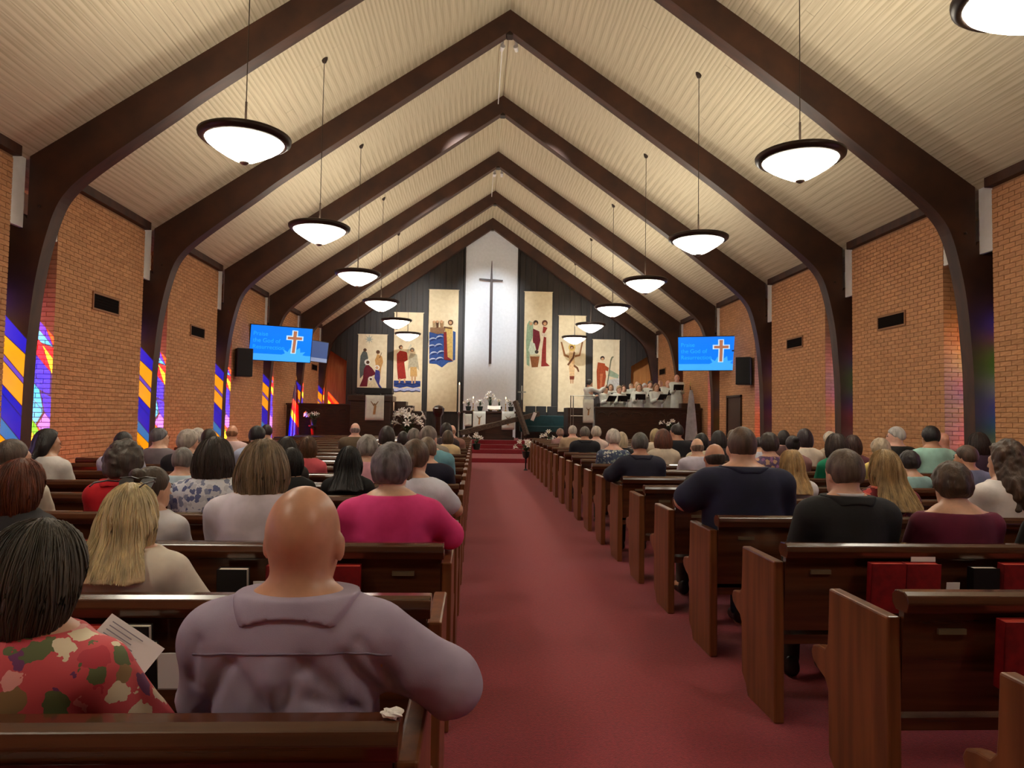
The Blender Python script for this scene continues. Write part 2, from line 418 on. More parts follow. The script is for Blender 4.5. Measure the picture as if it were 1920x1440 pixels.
# ---- pendants
PEND = [(-2.59, 7.87), (3.70, 7.87)]
def pendant():
    p = empty('pendant_lamp', (0, 0, 0), label='white glass bowl pendant lamp with dark bronze rim hanging from the ceiling', cat='lamp', group='bowl pendants in two rows')
    GL = mat('bowl_glass', (240, 240, 236), .3, emit=(255, 247, 226, BOWL))
    MB().lathe([(.43, .0), (.40, -.055), (.33, -.11), (.22, -.18), (.12, -.235), (.05, -.26), (.0, -.262)], 40, cap=False).build('bowl', GL, p, smooth=True)
    MB().lathe([(.41, -.03), (.425, -.045), (.455, -.035), (.49, -.005), (.495, .03), (.47, .045), (.43, .03), (.425, .0), (.41, -.03)], 40, cap=False).build('rim', BRONZE, p, smooth=True)
    MB().lathe([(.0, -.292), (.02, -.29), (.045, -.275), (.055, -.262), (.03, -.252), (.0, -.25)], 14, cap=False).build('finial', METAL, p, smooth=True)
    st = MB(); st.lathe([(.013, .0), (.013, .42)], 8); st.build('stem', BRONZE, p)
    sp = MB()
    for i in range(3):
        a = i * 2.094; sp.tube([(0, 0, .10), (.45 * math.cos(a), .45 * math.sin(a), .035)], .007, 5)
    sp.build('spider_arm', BRONZE, p)
    top = APEX - SL * 3.14 - 4.47 + .03
    MB().lathe([(.006, .42), (.006, top)], 6).build('rod', BRONZE, p)
    MB().lathe([(.0, top - .10), (.03, top - .09), (.055, top - .03), (.06, top + .05)], 12, cap=False).build('canopy', BRONZE, p, smooth=True)
    ld = bpy.data.lights.new('pendant_bulb', 'POINT'); ld.energy = BULB; ld.color = (1, .93, .82); ld.shadow_soft_size = .12
    lo_ = bpy.data.objects.new('bulb', ld); C.objects.link(lo_); lo_.parent = p; lo_.location = (0, 0, .02)
    return p
BOWL, BULB = 20.0, 24.0
pn = pendant(); first = True
for k in range(-2, 6):
    for x in (-2.61, 3.67):
        o = pn if first else copy_tree(pn); first = False
        o.location = (x, 7.87 + BAY * k, 4.47)
        if k == -1 and x > 0: o.location = (3.84, 4.66, 4.47)
        if k == -2 or (k == -1 and x < 0):      # the rows go on over the rear pews
            o.name = 'pendant_lamp_offscreen'
            for ch in o.children:
                if ch.type == 'LIGHT': ch.name = 'bulb_offscreen'
# ================================================================== pews and books
LROW = lambda k: 1.41 + .945 * k
RROW = lambda k: 2.43 + .945 * k
PX = {-1: -.10, 1: 1.45}; PLEN = {-1: 4.8, 1: 5.25}
END = [(.02, 0), (.36, 0), (.385, .05), (.445, .10), (.448, .36), (.475, .395), (.535, .415), (.58, .44), (.592, .47), (.575, .50), (.53, .512), (.475, .515), (.452, .54), (.445, .60), (.435, .77), (.02, .77)]
def make_pew(s):
    L_ = PLEN[s]
    p = empty('pew', (0, 0, 0), label='dark stained wooden pew with tan aisle end in the block %s' % ('beside the choir loft' if s > 0 else 'beside the stained glass windows'), cat='pew', group='pews of the %s block' % ('choir side' if s > 0 else 'stained glass side'))
    for i, x in enumerate((0, L_ - .05)):
        a, b = sorted((s * x, s * (x + .05)))
        MB().prism(END, a, b, 'x').build('pew_end', PEWE, p, bevel=.008)
    a, b = sorted((s * .05, s * (L_ - .05)))
    MB().prism([(.0, .82), (.03, .82), (.06, .44), (.03, .44)], a, b, 'x').build('backrest', PEWW, p)
    a2, b2 = sorted((s * .035, s * (L_ - .035)))
    MB().prism([(-.035, .795), (-.048, .83), (-.04, .855), (-.018, .866), (.03, .864), (.052, .845), (.05, .815), (.03, .795)], a2, b2, 'x').build('top_rail', PEWW, p, bevel=.004)
    MB().prism([(.03, .418), (.47, .436), (.50, .43), (.505, .40), (.47, .39), (.03, .375)], a, b, 'x').build('seat', PEWW, p)
    for (u0, u1) in ((.62, 1.75), (2.5, 3.6)):
        a, b = sorted((s * u0, s * u1)); r = MB()
        r.box(a, b, -.095, .045, .535, .55); r.box(a, b, -.098, -.088, .535, .60)
        r.box(a, a + .015, -.095, .04, .535, .64); r.box(b - .015, b, -.095, .04, .535, .64)
        r.build('book_rack', PEWW, p)
    a, b = sorted((s * .17, s * .27)); MB().box(a, b, -.004, .018, .715, .735).build('name_plate', mat('pew_plate', (120, 105, 80), .45, metal=.3), p)
    for u in (1.5, 3.1):
        a, b = sorted((s * u, s * (u + .04))); MB().box(a, b, .1, .40, 0, .39).build('seat_support', PEWW, p)
    return p
for s, rows, R in ((-1, range(0, 20), LROW), (1, range(-1, 19), RROW)):
    p0 = make_pew(s)
    for i, k in enumerate(rows):
        o = p0 if i == 0 else copy_tree(p0)
        o.location = (PX[s], R(k), 0)
b0 = [o for o in C.objects if o.name.startswith('pew') and abs(o.location.y - LROW(0)) < .01 and o.parent is None and o.location.x < 0][0]
MB().box(-1.9, -.10, -.135, -.045, .762, .79).build('rear_ledge', mat('ledge_wood', (168, 100, 46), .4, (140, 80, 36), (2, 20, 20)), b0, bevel=.006)
# books standing in the racks
REDB = mat('red_cover', (150, 24, 30), .55, (120, 16, 22), (20, 20, 20)); BLKB = mat('black_cover', (14, 13, 14), .5); PAGES = mat('pages', (235, 228, 214), .8)
def book(px, py, yr, w_, h_, t_, m, label, cat, grp, name, lean=.0):
    c = aty(px, py, yr - .05); x = c[0]
    o = empty(name, (x, yr - .055, .551), label=label, cat=cat, group=grp); o.rotation_euler = (lean, 0, rnd.uniform(-.02, .02))
    cv = MB(); cv.box(-w_ / 2, w_ / 2, -t_ / 2, -t_ / 2 + .003, 0, h_); cv.box(-w_ / 2, w_ / 2, t_ / 2 - .003, t_ / 2, 0, h_); cv.box(-w_ / 2, -w_ / 2 + .004, -t_ / 2, t_ / 2, 0, h_)
    cv.build('cover', m, o); MB().box(-w_ / 2 + .004, w_ / 2 - .004, -t_ / 2 + .003, t_ / 2 - .003, .004, h_ - .004).build('page_block', m if name == 'hymnal' and rnd.random() < .0 else PAGES if m is BLKB else mat('red_edge', (196, 66, 50), .7), o)
    return o
def card(px, py, yr, w_, h_, label):
    c = aty(px, py, yr - .08); MBo = MB().box(-w_ / 2, w_ / 2, -.0015, .0015, 0, h_)
    tag(MBo.build('pew_card', PAPER, loc=(c[0], yr - .078, .551)), label, 'card', 'cards in the pew racks').rotation_euler = (.12, 0, .03)
y = RROW(1)
book(1658, 1080, y, .168, .235, .04, REDB, 'red hymnal in the rack behind man in black suit', 'hymnal', 'hymnals in the racks', 'hymnal', .08)
book(1722, 1080, y, .168, .235, .045, REDB, 'red hymnal holding a pale slip of paper, next to a white card', 'hymnal', 'hymnals in the racks', 'hymnal', .08)
book(1840, 1080, y, .13, .215, .045, BLKB, 'black bible with white page edges between red hymnals', 'bible', 'bibles in the racks', 'bible', .05)
book(1902, 1080, y, .168, .235, .045, REDB, 'red hymnal beside black bible, behind the burgundy top', 'hymnal', 'hymnals in the racks', 'hymnal', .08)
card(1783, 1090, y, .065, .15, 'small white card between red hymnals and black bible')
tag(MB().box(-.06, .06, -.002, .002, 0, .04).build('bookmark_slip', PAPER, loc=(aty(1722, 1070, y - .05)[0] + .03, y - .04, .768)), 'pale paper slip sticking out of red hymnal', 'paper')
y = RROW(0); book(1912, 1200, y, .168, .235, .045, REDB, 'red hymnal in the rack of the rearmost choir side pew', 'hymnal', 'hymnals in the racks', 'hymnal', .08)
y = LROW(1)
book(396, 1200, y, .165, .23, .045, REDB, 'red hymnal in the rack ahead of lavender shirt man', 'hymnal', 'hymnals in the racks', 'hymnal', .06)
book(145, 1200, y, .165, .23, .045, REDB, 'red hymnal in the rack ahead of coral floral blouse', 'hymnal', 'hymnals in the racks', 'hymnal', .06)
book(250, 1200, y + .014, .13, .235, .03, BLKB, 'tall black bible with pale edges behind folded bulletin', 'bible', 'bibles in the racks', 'bible', .10)
book(270, 1210, y - .012, .11, .195, .022, BLKB, 'small black book leaning against taller black bible', 'bible', 'bibles in the racks', 'bible', .16)
card(326, 1240, y, .085, .16, 'white card in the rack ahead of lavender shirt man')
y = LROW(2)
book(440, 1090, y, .13, .21, .045, BLKB, 'black bible with white page edges beside blonde woman', 'bible', 'bibles in the racks', 'bible', .08)
card(494, 1100, y, .08, .16, 'blank white card beside black bible near bald head')
book(530, 1090, y, .13, .225, .045, REDB, 'red hymnal right behind white knit top woman', 'hymnal', 'hymnals in the racks', 'hymnal', .06)
book(645, 1090, y, .15, .225, .045, REDB, 'red hymnal in the rack behind pink blouse', 'hymnal', 'hymnals in the racks', 'hymnal', .06)
y = LROW(0)
c = aty(735, 1345, y)
bm = bmesh.new(); bmesh.ops.create_icosphere(bm, subdivisions=3, radius=.02)
for v in bm.verts: v.co *= 1 + .35 * math.sin(v.co.x * 300 + v.co.z * 240) * math.cos(v.co.y * 260); v.co.z *= .35
me = bpy.data.meshes.new('tissue'); bm.to_mesh(me); bm.free(); me.materials.append(PAPER)
tag(link('tissue', me, loc=(c[0], y, .873)), 'crumpled white tissue on the rail behind lavender shirt man', 'tissue')
# ================================================================== people
f32 = np.float32
def smin(a, b, k):
    h = np.clip(.5 + .5 * (b - a) / k, 0, 1); return b * (1 - h) + a * h - k * h * (1 - h)
def smax(a, b, k): return -smin(-a, -b, k)
def ell(P, c, r):
    x, y, z = (P[0] - c[0]) / r[0], (P[1] - c[1]) / r[1], (P[2] - c[2]) / r[2]
    k0 = np.sqrt(x * x + y * y + z * z) + 1e-6
    k1 = np.sqrt((x / r[0]) ** 2 + (y / r[1]) ** 2 + (z / r[2]) ** 2) + 1e-6
    return k0 * (k0 - 1) / k1
def rc(P, a, b, ra, rb):
    bx, by, bz = b[0] - a[0], b[1] - a[1], b[2] - a[2]; l2 = bx * bx + by * by + bz * bz + 1e-9
    x, y, z = P[0] - a[0], P[1] - a[1], P[2] - a[2]
    t = np.clip((x * bx + y * by + z * bz) / l2, 0, 1)
    return np.sqrt((x - t * bx) ** 2 + (y - t * by) ** 2 + (z - t * bz) ** 2) - (ra + (rb - ra) * t)
_tab = np.random.RandomState(5).rand(4096).astype(f32)
def noise(x, y, z):
    xi, yi, zi = np.floor(x).astype(np.int64), np.floor(y).astype(np.int64), np.floor(z).astype(np.int64)
    fx, fy, fz = x - xi, y - yi, z - zi
    fx, fy, fz = fx * fx * (3 - 2 * fx), fy * fy * (3 - 2 * fy), fz * fz * (3 - 2 * fz)
    def h(i, j, k): return _tab[(i * 73 + j * 1619 + k * 31337) & 4095]
    def lx(j, k): return h(xi, j, k) * (1 - fx) + h(xi + 1, j, k) * fx
    def ly(k): return lx(yi, k) * (1 - fy) + lx(yi + 1, k) * fy
    return (ly(zi) * (1 - fz) + ly(zi + 1) * fz) * 2 - 1
def nets(fn, lo, hi, h, name):
    """surface-net mesh of the zero level of fn"""
    ax = [np.arange(lo[i], hi[i] + h, h, dtype=f32) for i in range(3)]
    X, Y, Z = np.meshgrid(*ax, indexing='ij'); D = fn((X, Y, Z)).astype(f32)
    S = D < 0; n = D.shape
    c = S[:-1, :-1, :-1].astype(np.int8)
    tot = np.zeros_like(c)
    for i in (0, 1):
        for j in (0, 1):
            for k in (0, 1): tot += S[i:n[0] - 1 + i, j:n[1] - 1 + j, k:n[2] - 1 + k]
    act = (tot > 0) & (tot < 8); ids = np.argwhere(act)
    acc = np.zeros((len(ids), 3)); cnt = np.zeros(len(ids))
    corners = [(i, j, k) for i in (0, 1) for j in (0, 1) for k in (0, 1)]
    for a in corners:
        for ax_ in range(3):
            if a[ax_]: continue
            b = list(a); b[ax_] = 1
            da = D[ids[:, 0] + a[0], ids[:, 1] + a[1], ids[:, 2] + a[2]]; db = D[ids[:, 0] + b[0], ids[:, 1] + b[1], ids[:, 2] + b[2]]
            m = (da < 0) != (db < 0); t = np.where(m, da / np.where(m, da - db, 1), 0)
            p = np.zeros((len(ids), 3)) + a; p[:, ax_] = t
            acc += p * m[:, None]; cnt += m
    V = (ids + acc / cnt[:, None]) * h + np.array(lo)
    idx = -np.ones([m - 1 for m in n], dtype=np.int64); idx[act] = np.arange(len(ids))
    faces = []
    for ax_ in range(3):
        o1, o2 = [(1, 2), (2, 0), (0, 1)][ax_]
        sl0 = [slice(None)] * 3; sl1 = [slice(None)] * 3; sl0[ax_] = slice(0, -1); sl1[ax_] = slice(1, None)
        A = S[tuple(sl0)]; B = S[tuple(sl1)]; e = np.argwhere(A != B)
        e = e[(e[:, o1] > 0) & (e[:, o2] > 0) & (e[:, o1] < n[o1] - 1) & (e[:, o2] < n[o2] - 1)]
        if not len(e): continue
        def g(d1, d2):
            q = e.copy(); q[:, o1] -= d1; q[:, o2] -= d2; return idx[q[:, 0], q[:, 1], q[:, 2]]
        q = np.stack([g(1, 1), g(0, 1), g(0, 0), g(1, 0)], 1)
        fl = ~A[e[:, 0], e[:, 1], e[:, 2]]; q[fl] = q[fl][:, ::-1]; faces.append(q)
    Fq = np.concatenate(faces); Fq = Fq[(Fq >= 0).all(1)]
    me = bpy.data.meshes.new(name); me.from_pydata(V.tolist(), [], Fq.tolist()); me.polygons.foreach_set('use_smooth', [True] * len(me.polygons)); me.update()
    return me

KIND = {
 'baldman': dict(sw=.180, cx=.168, cy=.118, wx=.158, wy=.125, hx=.175, ar=.055, nr=.062, hs=1.07),
 'man': dict(sw=.185, cx=.172, cy=.118, wx=.158, wy=.125, hx=.175, ar=.053, nr=.058, hs=1.0),
 'bigman': dict(sw=.215, cx=.215, cy=.15, wx=.215, wy=.17, hx=.21, ar=.066, nr=.068, hs=1.04),
 'woman': dict(sw=.158, cx=.148, cy=.112, wx=.138, wy=.118, hx=.18, ar=.044, nr=.047, hs=.95),
 'bigwoman': dict(sw=.19, cx=.19, cy=.14, wx=.195, wy=.155, hx=.21, ar=.058, nr=.053, hs=.97),
}
HEADZ = 1.182; HEADY = .195; NECK = (0, .15, 1.04)
def head_sdf(Q):
    d = ell(Q, (0, -.012, .018), (.076, .094, .10))
    d = smin(d, ell(Q, (0, .028, -.045), (.058, .068, .082)), .04)
    d = smin(d, ell(Q, (0, .05, -.088), (.036, .04, .03)), .03)
    d = smin(d, rc(Q, (-.035, .078, .022), (.035, .078, .022), .012, .012), .02)
    for s in (-1, 1):
        d = smax(d, -ell(Q, (s * .031, .104, .004), (.017, .016, .012)), .012)
        d = smin(d, ell(Q, (s * .031, .080, .004), (.013, .012, .011)), .006)
        d = smin(d, ell(Q, (s * .079, -.002, -.012), (.010, .020, .031)), .007)
    d = smin(d, rc(Q, (0, .092, .006), (0, .110, -.034), .008, .013), .012)
    d = smin(d, ell(Q, (0, .090, -.066), (.022, .012, .009)), .008)
    return d
def to_head(P, v):
    hy, hp = v['yaw'], v['pit']; s = v['hs']
    x, y, z = P[0], P[1] - HEADY, P[2] - HEADZ
    c, sn = math.cos(-hy), math.sin(-hy); x, y = c * x - sn * y, sn * x + c * y
    c, sn = math.cos(-hp), math.sin(-hp); y, z = c * y - sn * z, sn * y + c * z
    return (x / s, y / s, z / s)
def arms(v):
    sw = v['sw']; A = []
    for s in (-1, 1):
        sh = (s * sw, .15, .97); el, wr = (s * (sw + .03), .25, .735), (s * .10, .45, .64)
        if v['pose'] == 'rest' and s > 0: el, wr = (sw + .155, .19, .865), (.27, .43, .815)
        if v['pose'] == 'elbow' and s < 0: el, wr = (-(sw + .12), .20, .865), (-(sw + .03), .43, .835)
        if v['pose'] == 'restr' and s > 0: el, wr = ((sw + .10), .21, .865), ((sw + .05), .43, .835)
        if v['pose'] == 'elbowr' and s > 0: el, wr = ((sw + .10), .20, .80), ((sw - .02), .43, .70)
        A.append((s, sh, el, wr))
    return A
def torso_sdf(P, v):
    d = ell(P, (0, .155, .93), (v['cx'], v['cy'], .185))
    d = smin(d, ell(P, (0, .168, .74), (v['wx'], v['wy'], .17)), .08)
    d = smin(d, ell(P, (0, .20, .575), (v['hx'], .155, .14)), .08)
    d = smin(d, rc(P, (-v['sw'] * .92, .15, .968), (v['sw'] * .92, .15, .968), .056, .056), .06)
    for s in (-1, 1): d = smin(d, rc(P, (s * .025, .150, 1.004), (s * v['sw'] * .8, .15, .982), .042, .045), .04)
    return d
def arm_sdf(P, v, upto=1.0, grow=0.):
    d = None; r = v['ar']
    for s, sh, el, wr in arms(v):
        if upto >= 1:
            a = rc(P, sh, el, r + .008 + grow, r - .004 + grow); b = rc(P, el, wr, r - .004 + grow, (r * .66 if not grow else r * .8) + grow)
            q = smin(a, b, .03)
        else:
            m = tuple(sh[i] + (el[i] - sh[i]) * upto for i in range(3)); q = rc(P, sh, m, r + .008 + grow, r + .004 + grow)
        d = q if d is None else np.minimum(d, q)
    return d
def hand_sdf(P, v):
    d = None
    for s, sh, el, wr in arms(v):
        w_ = Vector(wr); dr = (w_ - Vector(el)).normalized(); side = Vector((0, 0, 1)).cross(dr).normalized() * (-s)
        pc = w_ + dr * .05; q = rc(P, tuple(w_), tuple(w_ + dr * .075), .024, .030)
        for i, (o, l) in enumerate(((-.027, .065), (-.009, .075), (.009, .072), (.026, .055))):
            b = w_ + dr * .085 + side * o; m = b + dr * l * .5 + Vector((0, 0, -.004)); e = m + dr * l * .4 + Vector((0, 0, -.028))
            q = smin(q, np.minimum(rc(P, tuple(b), tuple(m), .0105, .0095), rc(P, tuple(m), tuple(e), .0095, .008)), .008)
        b = w_ + dr * .03 - side * .02; m = b - side * .03 + dr * .03; q = smin(q, rc(P, tuple(b), tuple(m + dr * .03), .012, .009), .012)
        d = q if d is None else np.minimum(d, q)
    return d
def legs_sdf(P, v, grow=0., feet=True):
    d = None; t = v['hx'] / .18
    for s in (-1, 1):
        h_, k_, a_ = (s * .10, .24, .535), (s * .125, .60, .52), (s * .12, .62, .09)
        q = smin(rc(P, h_, k_, .088 * t + grow, .06 + grow), rc(P, k_, a_, .058 + grow, .038 + grow * 1.6), .03)
        if feet: q = smin(q, rc(P, (s * .12, .60, .045), (s * .13, .76, .035), .036, .03), .03)
        d = q if d is None else smin(d, q, .02)
    return d
def body_sdf(P, v):
    d = smin(torso_sdf(P, v), arm_sdf(P, v), .035); d = smin(d, hand_sdf(P, v), .012); d = smin(d, legs_sdf(P, v), .05)
    d = smin(d, rc(P, NECK, (0, HEADY - .035, HEADZ - .05), v['nr'] + .004, v['nr']), .025)
    return smin(d, head_sdf(to_head(P, v)) * v['hs'], .02)
def wrinkle(P, a, f, seed=0.):
    if not a: return 0
    n1 = noise(P[0] * f + P[2] * f * .7 + seed, P[1] * f * .6, P[2] * f * 1.3 - P[0] * f * .4)
    n2 = noise(P[0] * f * 1.6 - P[2] * f * 1.2 + seed * 2, P[1] * f, P[2] * f * .5 + P[0] * f * .6)
    return a * ((1 - 2 * np.abs(n1)) * .7 + (1 - 2 * np.abs(n2)) * .5) * np.clip((.968 - P[2]) * 11, .0, 1)
def top_sdf(P, v, sleeve, grow, wr):
    d = smin(torso_sdf(P, v) - grow, arm_sdf(P, v, sleeve, grow * .9 + .003), .03)
    if v.get('neckhole', 1.0) <= 1.1: d = smin(d, rc(P, (0, .15, 1.0), (0, .158, 1.10), v['nr'] + .020, v['nr'] + .014), .02)
    d = d - wrinkle(P, wr, 7.0, v.get('seed', 0))
    nh = v.get('neckhole', 1.0)
    d = smax(d, -(np.sqrt(P[0] ** 2 + ((P[1] - .165) * 1.05) ** 2) - v['nr'] * nh - (0 if nh <= 1.1 else .004)) if nh > 1.1 else d, .008)
    for (ax, az, bx, bz, dp, wd) in v.get('folds', ()):       # creases pressed into the back of the shirt
        t = np.clip(((P[0] - ax) * (bx - ax) + (P[2] - az) * (bz - az)) / ((bx - ax) ** 2 + (bz - az) ** 2), 0, 1)
        r2 = (P[0] - ax - t * (bx - ax)) ** 2 + (P[2] - az - t * (bz - az)) ** 2
        d = d + dp * np.exp(-r2 / wd ** 2) * (P[1] < .12)
    d = smax(d, P[2] - (1.072 if nh <= 1.1 else 1.045), .006)
    return smax(d, .50 - P[2], .01)
def trouser_sdf(P, v):
    d = smin(legs_sdf(P, v, .012, False), ell(P, (0, .20, .575), (v['hx'] + .012, .165, .145)), .05)
    d = smax(d, P[2] - .66, .01); return smax(d, .08 - P[2], .005)
MC = {}
LO, HI = (-.46, -.06, -.01), (.46, .86, 1.34)
def V_(kind, yaw=0., pit=0., pose='lap', **k): d = dict(KIND[kind], yaw=yaw, pit=pit, pose=pose); d.update(k); return d
def get(key, fn):
    if key not in MC: MC[key] = fn()
    return MC[key]
def body_mesh(kind, yaw, pit, pose, h):
    v = V_(kind, yaw, pit, pose)
    return get(('b', kind, yaw, pit, pose, h), lambda: nets(lambda P: body_sdf(P, v), LO, HI, h, 'body'))
FOLDS = ((-.115, .95, -.165, .85, .010, .016), (-.10, .945, -.03, .855, .011, .018), (-.02, .95, -.015, .86, -.007, .02), (.035, .955, .0, .86, .009, .015), (.05, .95, .135, .855, .012, .018), (.12, .96, .185, .87, .012, .016), (.155, .99, .215, .90, .008, .014), (.20, .93, .24, .86, .010, .015), (-.19, .99, -.205, .90, .009, .014), (.06, .885, .15, .84, .010, .014))
def top_mesh(kind, pose, sleeve, grow, wr, h, seed=0., nh=1.12):
    v = V_(kind, 0, 0, pose, seed=seed, neckhole=nh)
    if kind == 'baldman': v['folds'] = FOLDS
    return get(('t', kind, pose, sleeve, grow, wr, h, seed, nh), lambda: nets(lambda P: top_sdf(P, v, sleeve, grow, wr), (LO[0], LO[1], .47), (HI[0], HI[1], 1.12), h, 'garment'))
def trouser_mesh(kind, h):
    v = V_(kind); return get(('p', kind, h), lambda: nets(lambda P: trouser_sdf(P, v), (-.34, 0, .05), (.34, .75, .68), h, 'trousers'))
SHOE = None
def shoe_mesh():
    return get('shoe', lambda: nets(lambda P: smax(smin(rc(P, (0, -.03, .05), (0, .13, .035), .045, .040), rc(P, (0, -.03, .06), (0, -.03, .10), .042, .042), .02), -P[2] + .002, .01), (-.07, -.1, -.02), (.07, .2, .16), .014, 'shoe'))

# ---- hair, in head coordinates (x right, y forward, z up, origin at the head centre)
def hair_sdf(style, cut=.295):
    def cap(Q, t): return ell(Q, (0, -.015, .022), (.076 + t, .094 + t, .10 + t))
    def streak(Q, a, f, g):
        an = np.arctan2(Q[0], -Q[1] - .0) * f
        return a * noise(an + Q[2] * 3, Q[2] * g, np.sqrt(Q[0] ** 2 + Q[1] ** 2) * 6)
    def front(Q, o=.04, k=.9): return Q[1] * .9 - (Q[2] - .02) * k - o
    def f(Q):
        x, y, z = Q
        if style == 'short':
            d = cap(Q, .013) + streak(Q, .003, 9, 14); d = smax(d, front(Q) * .8, .012); return smax(d, -(z + .068 + y * .35), .012)
        if style == 'fade':
            d = cap(Q, .006) + streak(Q, .0015, 12, 30); d = smax(d, front(Q) * .8, .008); return smax(d, -(z + .07 + y * .35), .008)
        if style == 'ring':
            d = cap(Q, .010) + streak(Q, .003, 9, 14); d = smax(d, front(Q, .01, .5) * .8, .01); d = smax(d, z - .035 + (y + .08) * .25, .012); return smax(d, -(z + .085 + y * .35), .012)
        if style == 'bald':
            d = cap(Q, .0022); d = smax(d, z - .005 + (y + .08) * .3, .02); d = smax(d, front(Q, .0, .3) * .8, .01); return smax(d, -(z + .06 + y * .35), .012)
        if style == 'puff':
            d = cap(Q, .028) + streak(Q, .007, 7, 16) + .004 * noise(x * 45, y * 45, z * 45); d = smax(d, front(Q, .03, .8) * .8, .015); return smax(d, -(z + .085 + y * .3), .02)
        if style == 'curly':
            d = smin(cap(Q, .042), ell(Q, (0, -.03, -.03), (.11, .11, .11)), .04) + .013 * noise(x * 30, y * 30, z * 30) + .007 * noise(x * 70, y * 70, z * 70); d = smax(d, front(Q, .03, .6) * .8, .015); return smax(d, -(z + .14 + y * .3), .02)
        if style == 'bob':
            d = smin(cap(Q, .022), ell(Q, (0, -.028, -.055), (.108, .10, .125)), .05) + streak(Q, .006, 8, 3.); d = smax(d, front(Q, .03, .35) * .8, .015); return smax(d, -(z + .165 + .012 * noise(x * 25, y * 25, 0 * z)), .02)
        if style == 'bigbob':
            d = smin(cap(Q, .034), ell(Q, (0, -.035, -.06), (.13, .115, .135)), .05) + streak(Q, .008, 8, 3.); d = smax(d, front(Q, .035, .35) * .8, .015); return smax(d, -(z + .18 + .015 * noise(x * 25, y * 25, 0 * z)), .02)
        if style in ('long', 'longwide'):
            w_ = .10 if style == 'long' else .125
            d = smin(cap(Q, .022), ell(Q, (0, -.04, -.06), (w_ * .95, .085, .14)), .05); t = np.clip(-(z + .03) / .3, 0, 1); wd = w_ * (.80 + .55 * t)
            q = (np.sqrt((x / wd) ** 2 + ((y + .075 + .155 * t) / .040) ** 2) - 1) * .036; q = smax(q, z + .01, .03); d = smin(d, q, .04) + streak(Q, .007, 7, 2.2)
            d = smax(d, front(Q, .03, .35) * .8, .015); return smax(d, -(z + cut + .010 * noise(x * 22, 0 * y, 0 * z)), .012)
        if style == 'longcurly':
            d = smin(cap(Q, .036), ell(Q, (0, -.045, -.1), (.145, .10, .17)), .05); d = smin(d, ell(Q, (0, -.12, -.2), (.16, .11, .17)), .05) + .016 * noise(x * 22, y * 22, z * 16) + .008 * noise(x * 55, y * 55, z * 40)
            d = smax(d, front(Q, .03, .4) * .8, .015); return smax(d, -(z + .33), .03)
        if style == 'pony':
            d = cap(Q, .013) + streak(Q, .004, 8, 5); d = smax(d, front(Q) * .8, .012); d = smax(d, -(z + .08 + y * .35), .012)
            return smin(d, rc(Q, (0, -.125, .0), (0, -.13, -.17), .030, .018), .02)
        if style == 'bun':
            d = cap(Q, .013) + streak(Q, .004, 8, 5); d = smax(d, front(Q) * .8, .012); d = smax(d, -(z + .08 + y * .35), .012)
            return smin(d, ell(Q, (0, -.105, .085), (.045, .042, .04)), .008)
    return f
HB = {'long': (-.19, -.28, -.41), 'longwide': (-.22, -.28, -.41), 'longcurly': (-.2, -.27, -.40)}
def hair_mesh(style, h, cut=.295):
    lo = HB.get(style, (-.17, -.18, -.24)); hi = (-lo[0], .16, .19)
    return get(('h', style, h, cut), lambda: nets(hair_sdf(style, cut), lo, hi, h, 'hair'))
def strand_mesh(style, n, seed=1, r0=.0022, cut=.295):
    """locks of hair that follow the hair surface from the crown downwards"""
    def mk():
        rg = np.random.RandomState(seed); fn = hair_sdf(style, cut); M = 16
        zl = {'bob': -.16, 'bigbob': -.175, 'long': -cut + .03, 'longwide': -cut + .03}.get(style, -.07)
        th = rg.uniform(-2.35, 2.35, n)          # 0 = straight back
        t = np.linspace(0, 1, M)[None, :]
        start = rg.uniform(.15, .9, n)[:, None]; end = (zl + rg.uniform(-.03, .05, n))[:, None]
        tw = th[:, None] + rg.uniform(-.12, .12, n)[:, None] * np.sin(t * 3.1 + rg.uniform(0, 6, n)[:, None])
        ph = start + (1.6 - start) * np.minimum(1, t / .45)
        low = t > .45; zc = np.where(low, end * (t - .45) / .55, 0)
        dx = np.where(low, np.sin(tw), np.sin(ph) * np.sin(tw)); dy = np.where(low, -np.cos(tw), -np.sin(ph) * np.cos(tw)); dz = np.where(low, 0, np.cos(ph))
        lo = np.zeros_like(dx) + .02; hi = np.zeros_like(dx) + .30; found = np.zeros(dx.shape, bool)
        for m in np.linspace(.30, .03, 40):
            d = fn((dx * m, dy * m - .015, dz * m + zc)); new = (d < 0) & ~found; lo = np.where(new, m, lo); hi = np.where(new, m + .007, hi); found |= new
        for _ in range(6):
            m = (lo + hi) / 2; d = fn((dx * m, dy * m - .015, dz * m + zc + .0)); lo = np.where(d < 0, m, lo); hi = np.where(d < 0, hi, m)
        rad = (lo + rg.uniform(-.002, .004, (n, 1)))
        ok = found
        X, Y, Z = dx * rad, dy * rad - .015, dz * rad + zc
        mb = MB()
        for i in range(n):
            pts = [(X[i, j], Y[i, j], Z[i, j]) for j in range(M) if ok[i, j] and Y[i, j] < .06 + .5 * Z[i, j] * (Z[i, j] > 0)]
            if len(pts) < 5: continue
            w0 = r0 * rg.uniform(.6, 1.5); mb.tube(pts, [w0 * (.5 + .5 * math.sin(min(1, (q + 1) / len(pts)) * math.pi * .8)) for q in range(len(pts))], 3, cap=False)
        return mb.mesh('strands', True)
    return get(('s', style, n, seed, r0, cut), mk)
def hmat(c, c2=None):
    c2 = c2 or tuple(int(k * (.72 if c[0] > 190 else .55)) for k in c)
    return mat('hair_%d_%d_%d' % c, c, .5, c2, (30, 30, 5), 4, .3, .7, bump=.35, bscale=(120, 120, 14))
def smat(c): return mat('skin_%d_%d_%d' % c, c, .38, tuple(int(k * .9) for k in c), (14, 14, 14), 3)
